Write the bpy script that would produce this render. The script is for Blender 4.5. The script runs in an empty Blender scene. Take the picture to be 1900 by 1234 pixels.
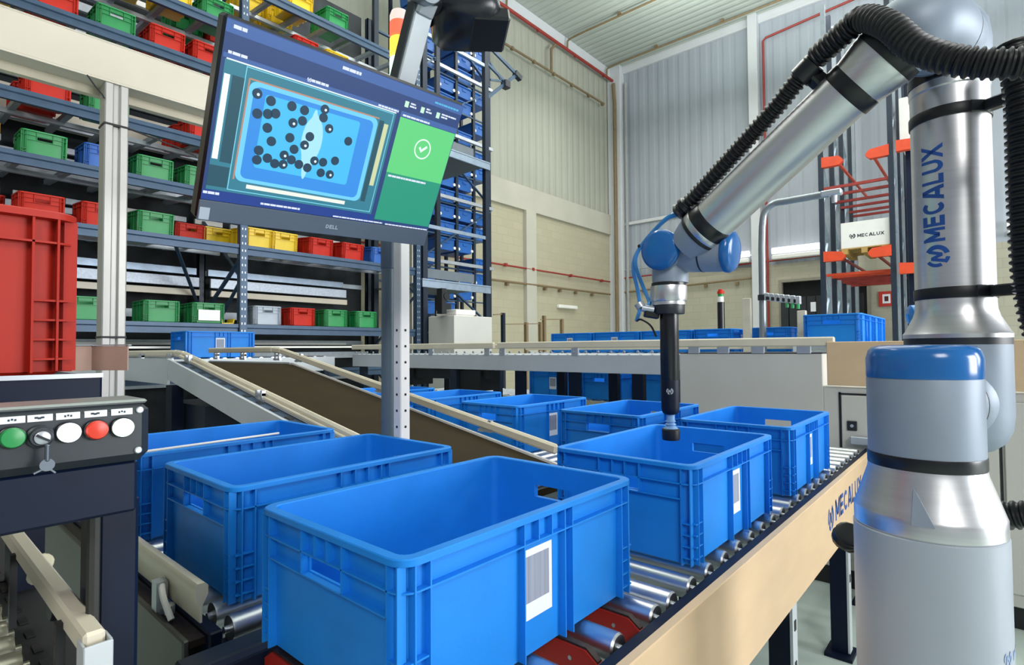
import bpy, math, random
from mathutils import Vector, Matrix
from math import sin, cos, pi, radians, sqrt
random.seed(7)
S = bpy.context.scene
C = S.collection

# ---------------------------------------------------------------- camera
YAW, PIT, ROL = radians(41.0), radians(1.68), radians(-0.4)
fw = Vector((cos(YAW)*cos(PIT), sin(YAW)*cos(PIT), sin(PIT)))
rt = Vector((sin(YAW), -cos(YAW), 0)); up = rt.cross(fw)
r2 = cos(ROL)*rt + sin(ROL)*up; u2 = -sin(ROL)*rt + cos(ROL)*up
cd = bpy.data.cameras.new('camera'); cam = bpy.data.objects.new('camera', cd); C.objects.link(cam)
cd.sensor_width = 36; cd.sensor_fit = 'HORIZONTAL'; cd.lens = 36*1025/1900; cd.clip_start = .02; cd.clip_end = 200
m3 = Matrix((r2, u2, -fw)).transposed()
cam.matrix_world = Matrix.Translation((0, 0, 1.26)) @ m3.to_4x4()
S.camera = cam

# ---------------------------------------------------------------- world, lights, exposure
W = bpy.data.worlds.new('world'); S.world = W; W.use_nodes = True
bg = W.node_tree.nodes['Background']; bg.inputs[0].default_value = (.80, .88, 1, 1); bg.inputs[1].default_value = .30
def area(loc, sx, sy, power, col=(1, .97, .92), rot=(0, 0, 0)):
    l = bpy.data.lights.new('lamp', 'AREA'); l.shape = 'RECTANGLE'; l.size = sx; l.size_y = sy; l.energy = power; l.color = col
    o = bpy.data.objects.new('area_light', l); C.objects.link(o); o.location = loc; o.rotation_euler = rot  # serves ceiling lamps, daylight and added fill lights alike
    return o
area((1.5, -1.2, 8.6), .6, 7, 40)
area((5.0, 1.5, 8.6), .7, 9, 150)
area((9.0, 2.5, 8.6), .7, 9, 230)
area((12.6, 3.5, 8.6), .7, 9, 190)
area((3.0, 4.6, 7.8), 5, .5, 120)
for q in (3, 8, 12.5): area((q, 2, 8.4), .5, 8, 360, (.95, 1, .95), (pi, 0, 0))      # upward fill added to brighten the ceiling deck, no fixtures of the hall
# daylight through the dock doors behind the camera, on the right
area((4.6, -8.4, 2.5), 3.6, 3.4, 660, (.97, .985, 1), (radians(90), 0, 0))
area((9.6, -8.4, 3.4), 3.6, 3.4, 470, (.97, .985, 1), (radians(90), 0, 0))
area((-4.8, -5.6, 6.2), 3.2, 2.6, 390, (1, .985, .955), (radians(62), 0, radians(-40)))  # frontal fill light added behind the camera on the left, not dock daylight
vs = S.view_settings
vs.view_transform = 'Standard'; vs.look = 'None'; vs.exposure = 0.08; vs.gamma = 1; vs.use_curve_mapping = False
S.cycles.max_bounces = 6; S.cycles.diffuse_bounces = 3; S.cycles.glossy_bounces = 3
S.cycles.use_denoising = True

# ---------------------------------------------------------------- materials
def lin(c):
    c = c.lstrip('#'); v = [int(c[i:i+2], 16)/255 for i in (0, 2, 4)]
    return tuple((x/12.92 if x <= .04045 else ((x+.055)/1.055)**2.4) for x in v)
def M(name, col, rough=.5, metal=0, var=.06, scale=9, bump=0, bscale=60, emit=0, stretch=None, alpha=1, spec=None):
    m = bpy.data.materials.new(name); m.use_nodes = True; nt = m.node_tree; b = nt.nodes['Principled BSDF']
    c = lin(col); b.inputs['Roughness'].default_value = rough; b.inputs['Metallic'].default_value = metal
    b.inputs['Base Color'].default_value = (*c, 1)
    if spec is not None: b.inputs['Specular IOR Level'].default_value = spec
    if emit:
        b.inputs['Emission Color'].default_value = (*c, 1); b.inputs['Emission Strength'].default_value = emit
        b.inputs['Base Color'].default_value = (.01, .01, .01, 1); return m
    tc = nt.nodes.new('ShaderNodeTexCoord'); src = tc.outputs['Object']
    if stretch:
        mp = nt.nodes.new('ShaderNodeMapping'); mp.inputs['Scale'].default_value = stretch
        nt.links.new(src, mp.inputs[0]); src = mp.outputs[0]
    n = nt.nodes.new('ShaderNodeTexNoise'); n.inputs['Scale'].default_value = scale; n.inputs['Detail'].default_value = 4
    nt.links.new(src, n.inputs['Vector'])
    r = nt.nodes.new('ShaderNodeValToRGB'); r.color_ramp.elements[0].position = .3; r.color_ramp.elements[1].position = .7
    r.color_ramp.elements[0].color = (*[x*(1-var) for x in c], 1); r.color_ramp.elements[1].color = (*[min(1, x*(1+var)) for x in c], 1)
    nt.links.new(n.outputs['Fac'], r.inputs['Fac']); nt.links.new(r.outputs['Color'], b.inputs['Base Color'])
    if bump:
        n2 = nt.nodes.new('ShaderNodeTexNoise'); n2.inputs['Scale'].default_value = bscale; nt.links.new(src, n2.inputs['Vector'])
        bp = nt.nodes.new('ShaderNodeBump'); bp.inputs['Strength'].default_value = bump; bp.inputs['Distance'].default_value = .002
        nt.links.new(n2.outputs['Fac'], bp.inputs['Height']); nt.links.new(bp.outputs['Normal'], b.inputs['Normal'])
    if alpha < 1: b.inputs['Alpha'].default_value = alpha
    return m
def wave_mat(name, col, rough, axis, period, depth, var=.05, col2=None):
    """corrugated sheet: ribs repeated along one object axis"""
    m = M(name, col, rough, 0, var, .7); nt = m.node_tree; b = nt.nodes['Principled BSDF']
    tc = nt.nodes.new('ShaderNodeTexCoord'); sp = nt.nodes.new('ShaderNodeSeparateXYZ'); nt.links.new(tc.outputs['Object'], sp.inputs[0])
    ma = nt.nodes.new('ShaderNodeMath'); ma.operation = 'PINGPONG'; ma.inputs[1].default_value = period/2
    nt.links.new(sp.outputs[axis], ma.inputs[0])
    mr = nt.nodes.new('ShaderNodeMapRange'); mr.inputs['From Min'].default_value = period*.12; mr.inputs['From Max'].default_value = period*.28
    nt.links.new(ma.outputs[0], mr.inputs['Value'])
    bp = nt.nodes.new('ShaderNodeBump'); bp.inputs['Strength'].default_value = 1; bp.inputs['Distance'].default_value = depth
    nt.links.new(mr.outputs[0], bp.inputs['Height']); nt.links.new(bp.outputs['Normal'], b.inputs['Normal'])
    return m
def block_mat(name, col, mort, sx, sz, axis):
    m = M(name, col, .9, 0, .06, 2.2); nt = m.node_tree; b = nt.nodes['Principled BSDF']
    tc = nt.nodes.new('ShaderNodeTexCoord'); sp = nt.nodes.new('ShaderNodeSeparateXYZ'); nt.links.new(tc.outputs['Object'], sp.inputs[0])
    cb = nt.nodes.new('ShaderNodeCombineXYZ'); nt.links.new(sp.outputs[axis], cb.inputs[0]); nt.links.new(sp.outputs['Z'], cb.inputs[1])
    br = nt.nodes.new('ShaderNodeTexBrick'); c = lin(col); k = lin(mort)
    br.inputs['Color1'].default_value = (*c, 1); br.inputs['Color2'].default_value = (*[x*.93 for x in c], 1); br.inputs['Mortar'].default_value = (*k, 1)
    br.inputs['Scale'].default_value = 1; br.inputs['Mortar Size'].default_value = .012; br.inputs['Brick Width'].default_value = sx; br.inputs['Row Height'].default_value = sz
    nt.links.new(cb.outputs[0], br.inputs['Vector']); nt.links.new(br.outputs['Color'], b.inputs['Base Color'])
    return m
BLUE = M('blue_plastic', '#1a85e2', .46, 0, .05, 14, .08, 220, spec=.3)
TOTE = M('tote_blue', '#1c5ca8', .45, 0, .06, 12); BLUE2 = M('blue_plastic_dark', '#175fb4', .45, 0, .06, 12)
REDC = M('red_crate_plastic', '#a92415', .5, 0, .05, 12, spec=.25); RED = M('red_plastic', '#c42a19', .5, 0, .05, 12, spec=.25); GRN = M('green_plastic', '#1f8f4c', .42, 0, .05, 12)
YEL = M('yellow_plastic', '#e6c41e', .42, 0, .05, 12); CLR = M('grey_plastic', '#aeb9c4', .4, 0, .06, 10)
PAPER = M('paper', '#e8ebf2', .7, 0, .02); PRINT = M('grey_print', '#9aa0ae', .75, 0, .12, 3, 0, 60, 0, (1, 1, 160))
PRINTX = M('grey_print_bars', '#9298aa', .75, 0, .16, 3, 0, 60, 0, (160, 1, 1))
ALU = M('brushed_aluminium', '#d6d8db', .38, 1, .02, 5, .05, 90, 0, (1, 1, 12)); ALUR = M('turned_aluminium', '#d9dadb', .34, 1, .05, 4, 0, 60, 0, (1, 1, 30))
EXTR = M('anodised_extrusion', '#bcbbb6', .42, .6, .04, 6); GALV = M('galvanised_steel', '#9fb0c2', .42, .75, .10, 14, .05, 40)
STEEL = M('polished_steel', '#d3d6da', .36, 1, .04, 8); ZINC = M('zinc_plate', '#b9bfc6', .4, .6, .06, 10)
CREAM = M('cream_paint', '#d2cbb9', .45, 0, .03, 5); CREAMR = M('cream_rail', '#ddd5bf', .38, 0, .04, 6)
TRACK = M('track_grey', '#8b959e', .45, .2, .08, 12); REARW = M('rear_rail_white', '#c3ccd6', .5, .1, .1, 20); SIDE = M('side_panel_grey', '#4c4e48', .45, .3, .08, 6); LGREY = M('light_grey_paint', '#cac9c3', .5, 0, .03, 3); PANEL = M('panel_grey_paint', '#c3c9ce', .42, .15, .04, 4)
ROBG = M('robot_grey_paint', '#909cab', .5, .2, .04, 9, .03, 120); PEDG = M('pedestal_grey_paint', '#abb3be', .42, .1, .03, 6)
CAPB = M('robot_blue_cap', '#2268ae', .18, 0, .03, 6); BLK = M('black_rubber', '#101114', .45, 0, .15, 20)
BLKP = M('black_plastic', '#14161b', .3, 0, .1, 12); DGREY = M('dark_grey_plastic', '#20272e', .42, 0, .08, 12)
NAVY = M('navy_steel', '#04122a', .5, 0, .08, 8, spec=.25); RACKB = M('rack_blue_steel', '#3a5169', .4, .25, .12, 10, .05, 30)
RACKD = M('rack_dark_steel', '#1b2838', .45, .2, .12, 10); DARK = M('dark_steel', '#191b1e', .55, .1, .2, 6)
WOOD = M('birch_plywood', '#d4b793', .6, 0, .035, 7, .03, 50, 0, (1, 1, 3)); INKB = M('blue_ink', '#1d4f9c', .5, 0, .04)
INKD = M('dark_ink', '#26303c', .6, 0, .04); RUST = M('orange_beam', '#cf4520', .45, 0, .08, 9); RUSTR = M('rack_red_steel', '#8f2f28', .5, .1, .12, 9)
REDP = M('red_pipe_paint', '#913028', .5, 0, .1, 9); BRNP = M('brown_pipe_paint', '#7c6a4e', .55, 0, .1, 9)
REDM = M('red_machine_paint', '#a3241b', .38, 0, .08, 12); BELT = M('belt_rubber', '#2f2716', .75, 0, .1, 7, .15, 180, spec=.12)
CHAIN = M('chain_steel', '#3a2f2a', .5, .5, .3, 90); WHITE = M('white_enamel', '#eceae6', .42, 0, .03, 4)
FILM = M('clear_film', '#b89a8c', .2, 0, .12, 6); HOSE = M('blue_air_hose', '#4592d6', .2, 0, .04)
CONC = M('grey_concrete', '#b6b3a6', .85, 0, .05, 1.5); TRIMW = M('white_trim', '#c9ccd0', .6, 0, .03, 2)
E_ = lambda n, c, s: M(n, c, emit=s)

# ---------------------------------------------------------------- mesh building
class MB:
    def __init__(s): s.v = []; s.f = []
    def add(s, vs, fs):
        n = len(s.v); s.v += [tuple(v) for v in vs]; s.f += [tuple(i+n for i in f) for f in fs]; return s
    def box(s, x0, x1, y0, y1, z0, z1, b=0):
        if x1 < x0: x0, x1 = x1, x0
        if y1 < y0: y0, y1 = y1, y0
        if z1 < z0: z0, z1 = z1, z0
        return s.obox(Vector(((x0+x1)/2, (y0+y1)/2, (z0+z1)/2)), Vector(((x1-x0)/2, 0, 0)), Vector((0, (y1-y0)/2, 0)), Vector((0, 0, (z1-z0)/2)), b)
    def obox(s, c, ax, ay, az, b=0):
        c, ax, ay, az = Vector(c), Vector(ax), Vector(ay), Vector(az)
        if b <= 0:
            vs = [c+ax*i+ay*j+az*k for k in (-1, 1) for j in (-1, 1) for i in (-1, 1)]
            return s.add(vs, [(0, 2, 3, 1), (4, 5, 7, 6), (0, 1, 5, 4), (2, 6, 7, 3), (0, 4, 6, 2), (1, 3, 7, 5)])
        L = [ax.length, ay.length, az.length]; b = min(b, .45*2*min(L)); A = [ax.normalized(), ay.normalized(), az.normalized()]
        vs = []; idx = {}
        for k in (-1, 1):
            for j in (-1, 1):
                for i in (-1, 1):
                    sg = (i, j, k)
                    for a in range(3):
                        p = c.copy()
                        for q in range(3): p = p + A[q]*sg[q]*(L[q] - (0 if q == a else b))
                        idx[(i, j, k, a)] = len(vs); vs.append(p)
        F = []
        for a in range(3):
            o1, o2 = [q for q in range(3) if q != a]
            for sg in (-1, 1):
                def key(p, q, a=a, sg=sg, o1=o1, o2=o2):
                    t = [0, 0, 0]; t[a] = sg; t[o1] = p; t[o2] = q; return idx[(*t, a)]
                q = [key(-1, -1), key(1, -1), key(1, 1), key(-1, 1)]
                flip = (sg < 0) != (a == 1)
                F.append(tuple(reversed(q)) if flip else tuple(q))
        for a in range(3):
            o1, o2 = [q for q in range(3) if q != a]
            for p in (-1, 1):
                for q in (-1, 1):
                    def key(w, ax_, a=a, o1=o1, o2=o2, p=p, q=q):
                        t = [0, 0, 0]; t[a] = w; t[o1] = p; t[o2] = q; return idx[(*t, ax_)]
                    F.append((key(-1, o1), key(1, o1), key(1, o2), key(-1, o2)))
        for i in (-1, 1):
            for j in (-1, 1):
                for k in (-1, 1): F.append((idx[(i, j, k, 0)], idx[(i, j, k, 1)], idx[(i, j, k, 2)]))
        return s.add(vs, F)
    def beam(s, p0, p1, w, h, upv=(0, 0, 1), b=0):
        p0, p1 = Vector(p0), Vector(p1); d = p1-p0; u = Vector(upv); sd = d.cross(u)
        if sd.length < 1e-6: sd = d.cross(Vector((1, 0, 0)))
        sd.normalize(); u = sd.cross(d).normalized()
        return s.obox((p0+p1)/2, d/2, sd*w/2, u*h/2, b)
    def sweep(s, pts, rad, n=12, cap=True, up0=None):
        pts = [Vector(p) for p in pts]; N = len(pts); R = rad if isinstance(rad, (list, tuple)) else [rad]*N
        T = []
        for i in range(N):
            t = (pts[min(i+1, N-1)]-pts[max(i-1, 0)])
            T.append(t.normalized() if t.length > 1e-9 else Vector((0, 0, 1)))
        a = Vector(up0) if up0 else (Vector((0, 0, 1)) if abs(T[0].z) < .9 else Vector((1, 0, 0)))
        nr = (a - T[0]*a.dot(T[0])).normalized(); vs = []
        for i in range(N):
            nr = (nr - T[i]*nr.dot(T[i])).normalized(); bn = T[i].cross(nr)
            for k in range(n):
                t = 2*pi*k/n; vs.append(pts[i] + (nr*cos(t)+bn*sin(t))*R[i])
        F = [(i*n+k, i*n+(k+1) % n, (i+1)*n+(k+1) % n, (i+1)*n+k) for i in range(N-1) for k in range(n)]
        if cap: F += [tuple(range(n-1, -1, -1)), tuple((N-1)*n+k for k in range(n))]
        return s.add(vs, F)
    def cyl(s, p0, p1, r0, r1=None, n=16, cap=True):
        return s.sweep([p0, p1], [r0, r0 if r1 is None else r1], n, cap)
    def lathe(s, p, ax, prof, n=40):
        """prof: (radius, height along the axis)"""
        p = Vector(p); ax = Vector(ax).normalized(); a = Vector((1, 0, 0)) if abs(ax.x) < .9 else Vector((0, 1, 0))
        u = (a-ax*a.dot(ax)).normalized(); w = ax.cross(u); vs = []
        for r, h in prof:
            for k in range(n):
                t = 2*pi*k/n; vs.append(p+ax*h+(u*cos(t)+w*sin(t))*max(r, 1e-5))
        N = len(prof)
        F = [(i*n+k, i*n+(k+1) % n, (i+1)*n+(k+1) % n, (i+1)*n+k) for i in range(N-1) for k in range(n)]
        F += [tuple(range(n-1, -1, -1)), tuple((N-1)*n+k for k in range(n))]
        return s.add(vs, F)
    def prism(s, poly, o, ux, uy, dz):
        o, ux, uy, dz = Vector(o), Vector(ux), Vector(uy), Vector(dz); n = len(poly)
        vs = [o+ux*a+uy*b for a, b in poly]; vs += [v+dz for v in vs]
        F = [tuple(range(n-1, -1, -1)), tuple(range(n, 2*n))] + [(i, (i+1) % n, n+(i+1) % n, n+i) for i in range(n)]
        return s.add(vs, F)
    def obj(s, name, mat, parent=None, smooth=35, loc=None):
        me = bpy.data.meshes.new(name); me.from_pydata(s.v, [], s.f); me.validate(); me.update()
        import bmesh
        bm = bmesh.new(); bm.from_mesh(me); bmesh.ops.recalc_face_normals(bm, faces=bm.faces); bm.to_mesh(me); bm.free()
        me.materials.append(mat)
        if smooth:
            me.polygons.foreach_set('use_smooth', [True]*len(me.polygons)); me.set_sharp_from_angle(angle=radians(smooth))
        o = bpy.data.objects.new(name, me); C.objects.link(o)
        if parent: o.parent = parent
        if loc: o.location = loc
        return o
def shift(o, root):
    """give a part built in world space its thing's origin"""
    o.parent = root; o.matrix_parent_inverse = Matrix.Translation(-root.location); return o
def tag(o, label, cat, group=None):
    o['label'] = label; o['category'] = cat
    if group: o['group'] = group
    return o
def thing(name, label, cat, loc=(0, 0, 0), group=None, rz=0):
    o = bpy.data.objects.new(name, None); C.objects.link(o); o.location = loc; o.rotation_euler.z = rz; o.empty_display_size = .1
    return tag(o, label, cat, group)
def part(mb, name, mat, root, smooth=35):
    """mesh given in world coordinates, parented to a thing (or part) standing in world space"""
    o = mb.obj(name, mat, None, smooth); o.parent = root
    base = root
    while base.parent: base = base.parent
    if root is base: o.matrix_parent_inverse = (Matrix.Translation(base.location) @ Matrix.Rotation(base.rotation_euler.z, 4, 'Z')).inverted()
    return o
def struct(mb, name, mat, smooth=0):
    o = mb.obj(name, mat, None, smooth); o['kind'] = 'structure'; return o
def dup(root, label=None, group=None):
    r = root.copy(); C.objects.link(r)
    if label: r['label'] = label
    if group: r['group'] = group
    for ch in root.children:
        c = ch.copy(); C.objects.link(c); c.parent = r
        for g in ch.children:
            d = g.copy(); C.objects.link(d); d.parent = c
    return r
GLYPH = {'M': (.98, [((.1, 0), (.1, 1)), ((.88, 0), (.88, 1)), ((.1, .93), (.49, .22)), ((.88, .93), (.49, .22))]), 'E': (.74, [((.1, 0), (.1, 1)), ((0, .1), (.72, .1)), ((0, .5), (.66, .5)), ((0, .9), (.72, .9))]),
    'C': (.90, 'arc'), 'A': (.98, [((.09, 0), (.45, 1)), ((.89, 0), (.53, 1)), ((.22, .27), (.76, .27))]), 'L': (.70, [((.1, 0), (.1, 1)), ((0, .1), (.68, .1))]),
    'U': (.88, [((.1, .3), (.1, 1)), ((.78, .3), (.78, 1))]), 'X': (.92, [((.08, 0), (.84, 1)), ((.84, 0), (.08, 1))]), 'D': (.88, [((.1, 0), (.1, 1))])}
def text_geo(txt, size=1, bold=0):
    """heavy grotesque capitals drawn with broad strokes"""
    vs, fs = [], []; x = 0; T = .105
    def quad(a, b):
        (x0, y0), (x1, y1) = a, b; dx, dy = x1-x0, y1-y0; l = sqrt(dx*dx+dy*dy); nx, ny = -dy/l*T, dx/l*T
        if abs(dx) > .05 and abs(dy) > .05: nx, ny = (T*1.3 if nx > 0 else -T*1.3), 0     # slanted strokes end level
        n = len(vs); vs.extend([(x+x0+nx, y0+ny), (x+x0-nx, y0-ny), (x+x1-nx, y1-ny), (x+x1+nx, y1+ny)]); fs.append((n, n+1, n+2, n+3))
    def arc(cx, cy, rx, ry, a0, a1, k=14):
        n = len(vs)
        for i in range(k+1):
            t = radians(a0+(a1-a0)*i/k); vs.extend([(x+cx+(rx-2*T)*cos(t), cy+(ry-2*T)*sin(t)), (x+cx+rx*cos(t), cy+ry*sin(t))])
        fs.extend([(n+2*i, n+2*i+1, n+2*i+3, n+2*i+2) for i in range(k)])
    for ch in txt:
        w, st = GLYPH[ch]
        if st == 'arc': arc(.47, .5, .47, .5, 48, 312)
        else:
            for a, b in st: quad(a, b)
            if ch == 'U': arc(.44, .40, .44, .40, 180, 360)
            if ch == 'D': arc(.30, .5, .52, .5, -90, 90); quad((.0, .105), (.32, .105)); quad((.0, .895), (.32, .895))
        x += w+.13
    vs = [(a*size, b*size) for a, b in vs]
    return vs, fs, (x-.13)*size, size
def subdiv(vs, fs, n=6):
    V, F = [], []
    for f in fs:
        a, b, c, d = [vs[i] for i in f]; k = len(V)
        for i in range(n+1):
            for j in range(n+1):
                s, t = i/n, j/n; V.append(tuple((a[q]*(1-s)+b[q]*s)*(1-t)+(d[q]*(1-s)+c[q]*s)*t for q in (0, 1)))
        F += [(k+i*(n+1)+j, k+(i+1)*(n+1)+j, k+(i+1)*(n+1)+j+1, k+i*(n+1)+j+1) for i in range(n) for j in range(n)]
    return V, F
def put_text(mb, txt, width, o, ux, uy, n, thick=.0006, stretch=1):
    """letters as thin raised plates: origin bottom left, ux along the line, uy up, n out of the surface"""
    vs, fs, w, h = text_geo(txt, 1, .012); k = width/w; o, ux, uy, n = Vector(o), Vector(ux), Vector(uy), Vector(n)
    mb.add([o+ux*a*k+uy*b*k*stretch+n*thick for a, b in vs], fs); return h*k*stretch
def logo_geo():
    """round mark: an open ring with a zigzag stroke"""
    vs, fs = [], []
    def ring(a0, a1, r0, r1, n=18):
        b = len(vs)
        for i in range(n+1):
            t = radians(a0+(a1-a0)*i/n); vs.extend([(r0*cos(t), r0*sin(t)), (r1*cos(t), r1*sin(t))])
        fs.extend([(b+2*i, b+2*i+1, b+2*i+3, b+2*i+2) for i in range(n)])
    ring(-75, 62, .62, 1.0); ring(125, 205, .70, 1.0); ring(225, 262, .70, 1.0)
    for p in ([(-.62, -.60), (-.34, -.66), (-.10, .45), (-.38, .45)], [(-.38, .45), (-.10, .45), (.26, -.45), (-.02, -.45)], [(-.02, -.45), (.26, -.45), (.58, .66), (.30, .66)]):
        b = len(vs); vs.extend(p); fs.append((b, b+1, b+2, b+3))
    return vs, fs
def put_logo(mb, c, r, ux, uy, n, thick=.0006):
    vs, fs = logo_geo(); c, ux, uy, n = Vector(c), Vector(ux), Vector(uy), Vector(n)
    mb.add([c+ux*a*r+uy*b*r+n*thick for a, b in vs], fs)
def bez(pts, n=8):
    """Catmull-Rom through the points"""
    P = [Vector(p) for p in pts]; P = [P[0]*2-P[1]]+P+[P[-1]*2-P[-2]]; out = []
    for i in range(1, len(P)-2):
        for k in range(n):
            t = k/n; a, b, c, d = P[i-1:i+3]
            out.append(.5*((2*b)+(c-a)*t+(2*a-5*b+4*c-d)*t*t+(3*b-a-3*c+d)*t**3))
    out.append(P[-2]); return out

# ---------------------------------------------------------------- crates
def rrect(L, Wd, r, hw, z, seg=5):
    a, b = L/2, Wd/2; P = []
    for cx, cy, t0 in ((a-r, b-r, 0), (-a+r, b-r, 90), (-a+r, -b+r, 180), (a-r, -b+r, 270)):
        for i in range(seg):
            t = radians(t0+90*i/(seg-1)); P.append((cx+r*cos(t), cy+r*sin(t), z))
        if t0 == 90: P += [(-a, hw, z), (-a, -hw, z)]
        if t0 == 270: P += [(a, -hw, z), (a, hw, z)]
    return P
def crate_mb(L, Wd, H, hz0, hz1, hw, big=True):
    mb = MB(); N = 24; d = .0145
    spec = [(.022, 0, .02), (.016, .005, .022), (d, hz0, .024), (d, hz1, .024), (d, H-.011, .024), (0, H-.010, .03), (0, H-.0015, .03), (.0015, H, .03),
            (.0165, H, .018), (.018, H-.002, .017), (.0185, hz1, .017), (.019, hz0, .017), (.022, .007, .016)]
    V = []
    for ins, z, r in spec: V += rrect(L-2*ins, Wd-2*ins, r, hw, z)
    F = []
    hl = [10, 22]   # edge index that starts a handle span on each short side
    for i in range(len(spec)-1):
        for k in range(N):
            if i in (2, 10) and k in hl: continue
            F.append((i*N+k, i*N+(k+1) % N, (i+1)*N+(k+1) % N, (i+1)*N+k))
    F.append(tuple(reversed(range(N)))); F.append(tuple((len(spec)-1)*N+k for k in range(N)))
    for k in hl:
        k1 = (k+1) % N; o0, o1, i0, i1 = 2*N, 3*N, 11*N, 10*N
        F += [(o0+k, i0+k, i0+k1, o0+k1), (o1+k, o1+k1, i1+k1, i1+k), (o0+k, o1+k, i1+k, i0+k), (o0+k1, i0+k1, i1+k1, o1+k1)]
    mb.add(V, F)
    a, b = L/2, Wd/2; e = .002; t = .0013
    def ring(z, ins=e):
        vs = rrect(L-2*d-.004, Wd-2*d-.004, .022, hw, z-t)+rrect(L-2*ins, Wd-2*ins, .029, hw, z-t)+rrect(L-2*ins, Wd-2*ins, .029, hw, z+t)+rrect(L-2*d-.004, Wd-2*d-.004, .022, hw, z+t)
        mb.add(vs, [(j*N+k, j*N+(k+1) % N, (j+1)*N+(k+1) % N, (j+1)*N+k) for j in range(3) for k in range(N)])
    zr = H-.045*H/.235; zl = hz0-.003
    ring(zr)
    for s in (-1, 1):
        X = s*a
        def vr(y, z0, z1): mb.box(X-s*e, X-s*(d+.002), y-t, y+t, z0, z1)
        def hr(y0, y1, z): mb.box(X-s*e, X-s*(d+.002), y0, y1, z-t, z+t)
        post = b-.036
        hr(-post, post, zl)
        for y in (-post, post): vr(y, .004, H-.008)
        for y in (-b+.014, b-.014): vr(y, .006, H-.01)
        for y in (-hw-.004, hw+.004): vr(y, zl, H-.008)
        if big:
            for y in (-hw/3, hw/3): vr(y, zr, H-.008)
        Y = s*b
        def vl(x, z0, z1): mb.box(x-t, x+t, Y-s*e, Y-s*(d+.002), z0, z1)
        postx = a-.05
        for x in (-postx, postx): vl(x, .004, H-.008)
        for x in (-a+.024, a-.024): vl(x, .006, H-.01)
        mid = .055 if big else .035
        for x in (-mid, mid): vl(x, .004, H-.008)
        if big:
            vl(.078, .004, H-.008)
            for x in (-.018, .018): vl(x, zr, H-.008)
        for z in ([.022, .048, .074, .100] if big else [.02, .04, .06]):
            for q in (-1, 1):
                xx0, xx1 = (postx, a-.012)
                mb.box(q*xx0, q*xx1, Y-s*e*2, Y-s*(d+.002), z-t, z+t)
                mb.box(X-s*e*2, X-s*(d+.002), q*post, q*(b-.012), z-t, z+t)
    return mb
def label_parts(root, x0, x1, z0, z1, y):
    p = MB().box(x0, x1, y-.0006, y, z0, z1).obj('label_sheet', PAPER, root, 0)
    w = x1-x0; h = z1-z0
    MB().box(x0+w*.10, x1-w*.10, y-.0009, y-.0004, z0+h*.24, z1-h*.1).obj('barcode', PRINTX, p, 0)
CR = thing('crate', '', 'crate', (0, 0, -50))
crate_mb(.6, .4, .235, .158, .186, .053).obj('crate_body', BLUE, CR, 28)
label_parts(CR, -.052, .030, .062, .176, -.2+.0142)
first = [True]
def crate(x, y, z, label, group, rz=0, lab=True):
    """x, y: low corner of the footprint before turning"""
    if first[0]: o = CR; first[0] = False; o['label'] = label
    else: o = dup(CR, label)
    o['group'] = group
    o.location = (x+.3, y+.2, z); o.rotation_euler.z = radians(rz)
    return o

# ---------------------------------------------------------------- the hall
XW, YW, ZC = 16.0, 9.45, 10.5
FLOOR = M('painted_floor', '#bccbc4', .38, 0, .06, 1.2, .02, 30)
struct(MB().box(-8, XW+.3, -9, YW+.3, -.2, 0), 'floor', FLOOR)
WCL = wave_mat('wall_cladding', '#a6a79a', .6, 'X', .30, .012); WCR = wave_mat('wall_cladding_grey', '#9fa6b0', .6, 'Y', .34, .012)
CEIL = wave_mat('ceiling_deck', '#aeb6ae', .6, 'X', .24, .015)
BLKL = block_mat('painted_blocks', '#b0aa92', '#a8a28b', .42, .21, 'X'); BLKR = block_mat('painted_blocks_right', '#aeaa98', '#a5a190', .42, .21, 'Y')
struct(MB().box(-8, XW+.3, YW, YW+.3, 5.6, ZC+.4), 'wall_back', WCL)
struct(MB().box(-8, XW+.3, YW-.02, YW+.3, 0, 5.0), 'wall_back_masonry', BLKL)
struct(MB().box(-8, XW, YW-.10, YW+.02, 4.97, 5.62, .01), 'trim_1', CONC)
struct(MB().box(11.33, 11.75, YW-.14, YW, 0, 4.97), 'trim_2', CONC)
struct(MB().box(XW, XW+.3, -9, YW, 3.5, ZC+.8), 'wall_right', WCR)
w = MB().box(XW-.02, XW+.3, 4.27, YW, 0, 3.5).box(XW-.02, XW+.3, -9, 2.27, 0, 3.5).box(XW-.02, XW+.3, 2.27, 4.27, 3.0, 3.5)
struct(w, 'wall_right_masonry', BLKR)
d = struct(MB().box(XW+.2, XW+.28, 2.2, 4.35, 0, 3.05), 'door_1', M('dark_doorway', '#16181a', .8, 0, .2, 2))
fr = MB().box(XW-.05, XW+.02, 4.24, 4.32, 0, 3.06).box(XW-.05, XW+.02, 2.22, 2.30, 0, 3.06).box(XW-.05, XW+.02, 2.30, 4.24, 2.99, 3.06)
struct(fr, 'trim_3', M('door_frame_paint', '#8d8a7c', .6))
struct(MB().box(-8, XW+.3, -9, YW+.3, ZC, ZC+.3), 'ceiling', CEIL)
struct(MB().box(-8, XW, YW-.12, YW, ZC-.34, ZC, .01), 'trim_4', TRIMW)
struct(MB().box(XW-.26, XW, YW-.5, YW-.02, 0, ZC, .01), 'trim_5', TRIMW)
struct(MB().box(XW-.24, XW, 4.70, 4.95, 0, ZC, .01), 'trim_6', TRIMW)
struct(MB().box(XW-.1, XW, -9, YW-.5, ZC-.25, ZC, .01), 'trim_7', TRIMW)
struct(MB().box(XW-.07, XW, 4.95, YW-.5, 5.24, 5.34, .01), 'trim_8', TRIMW)

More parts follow.
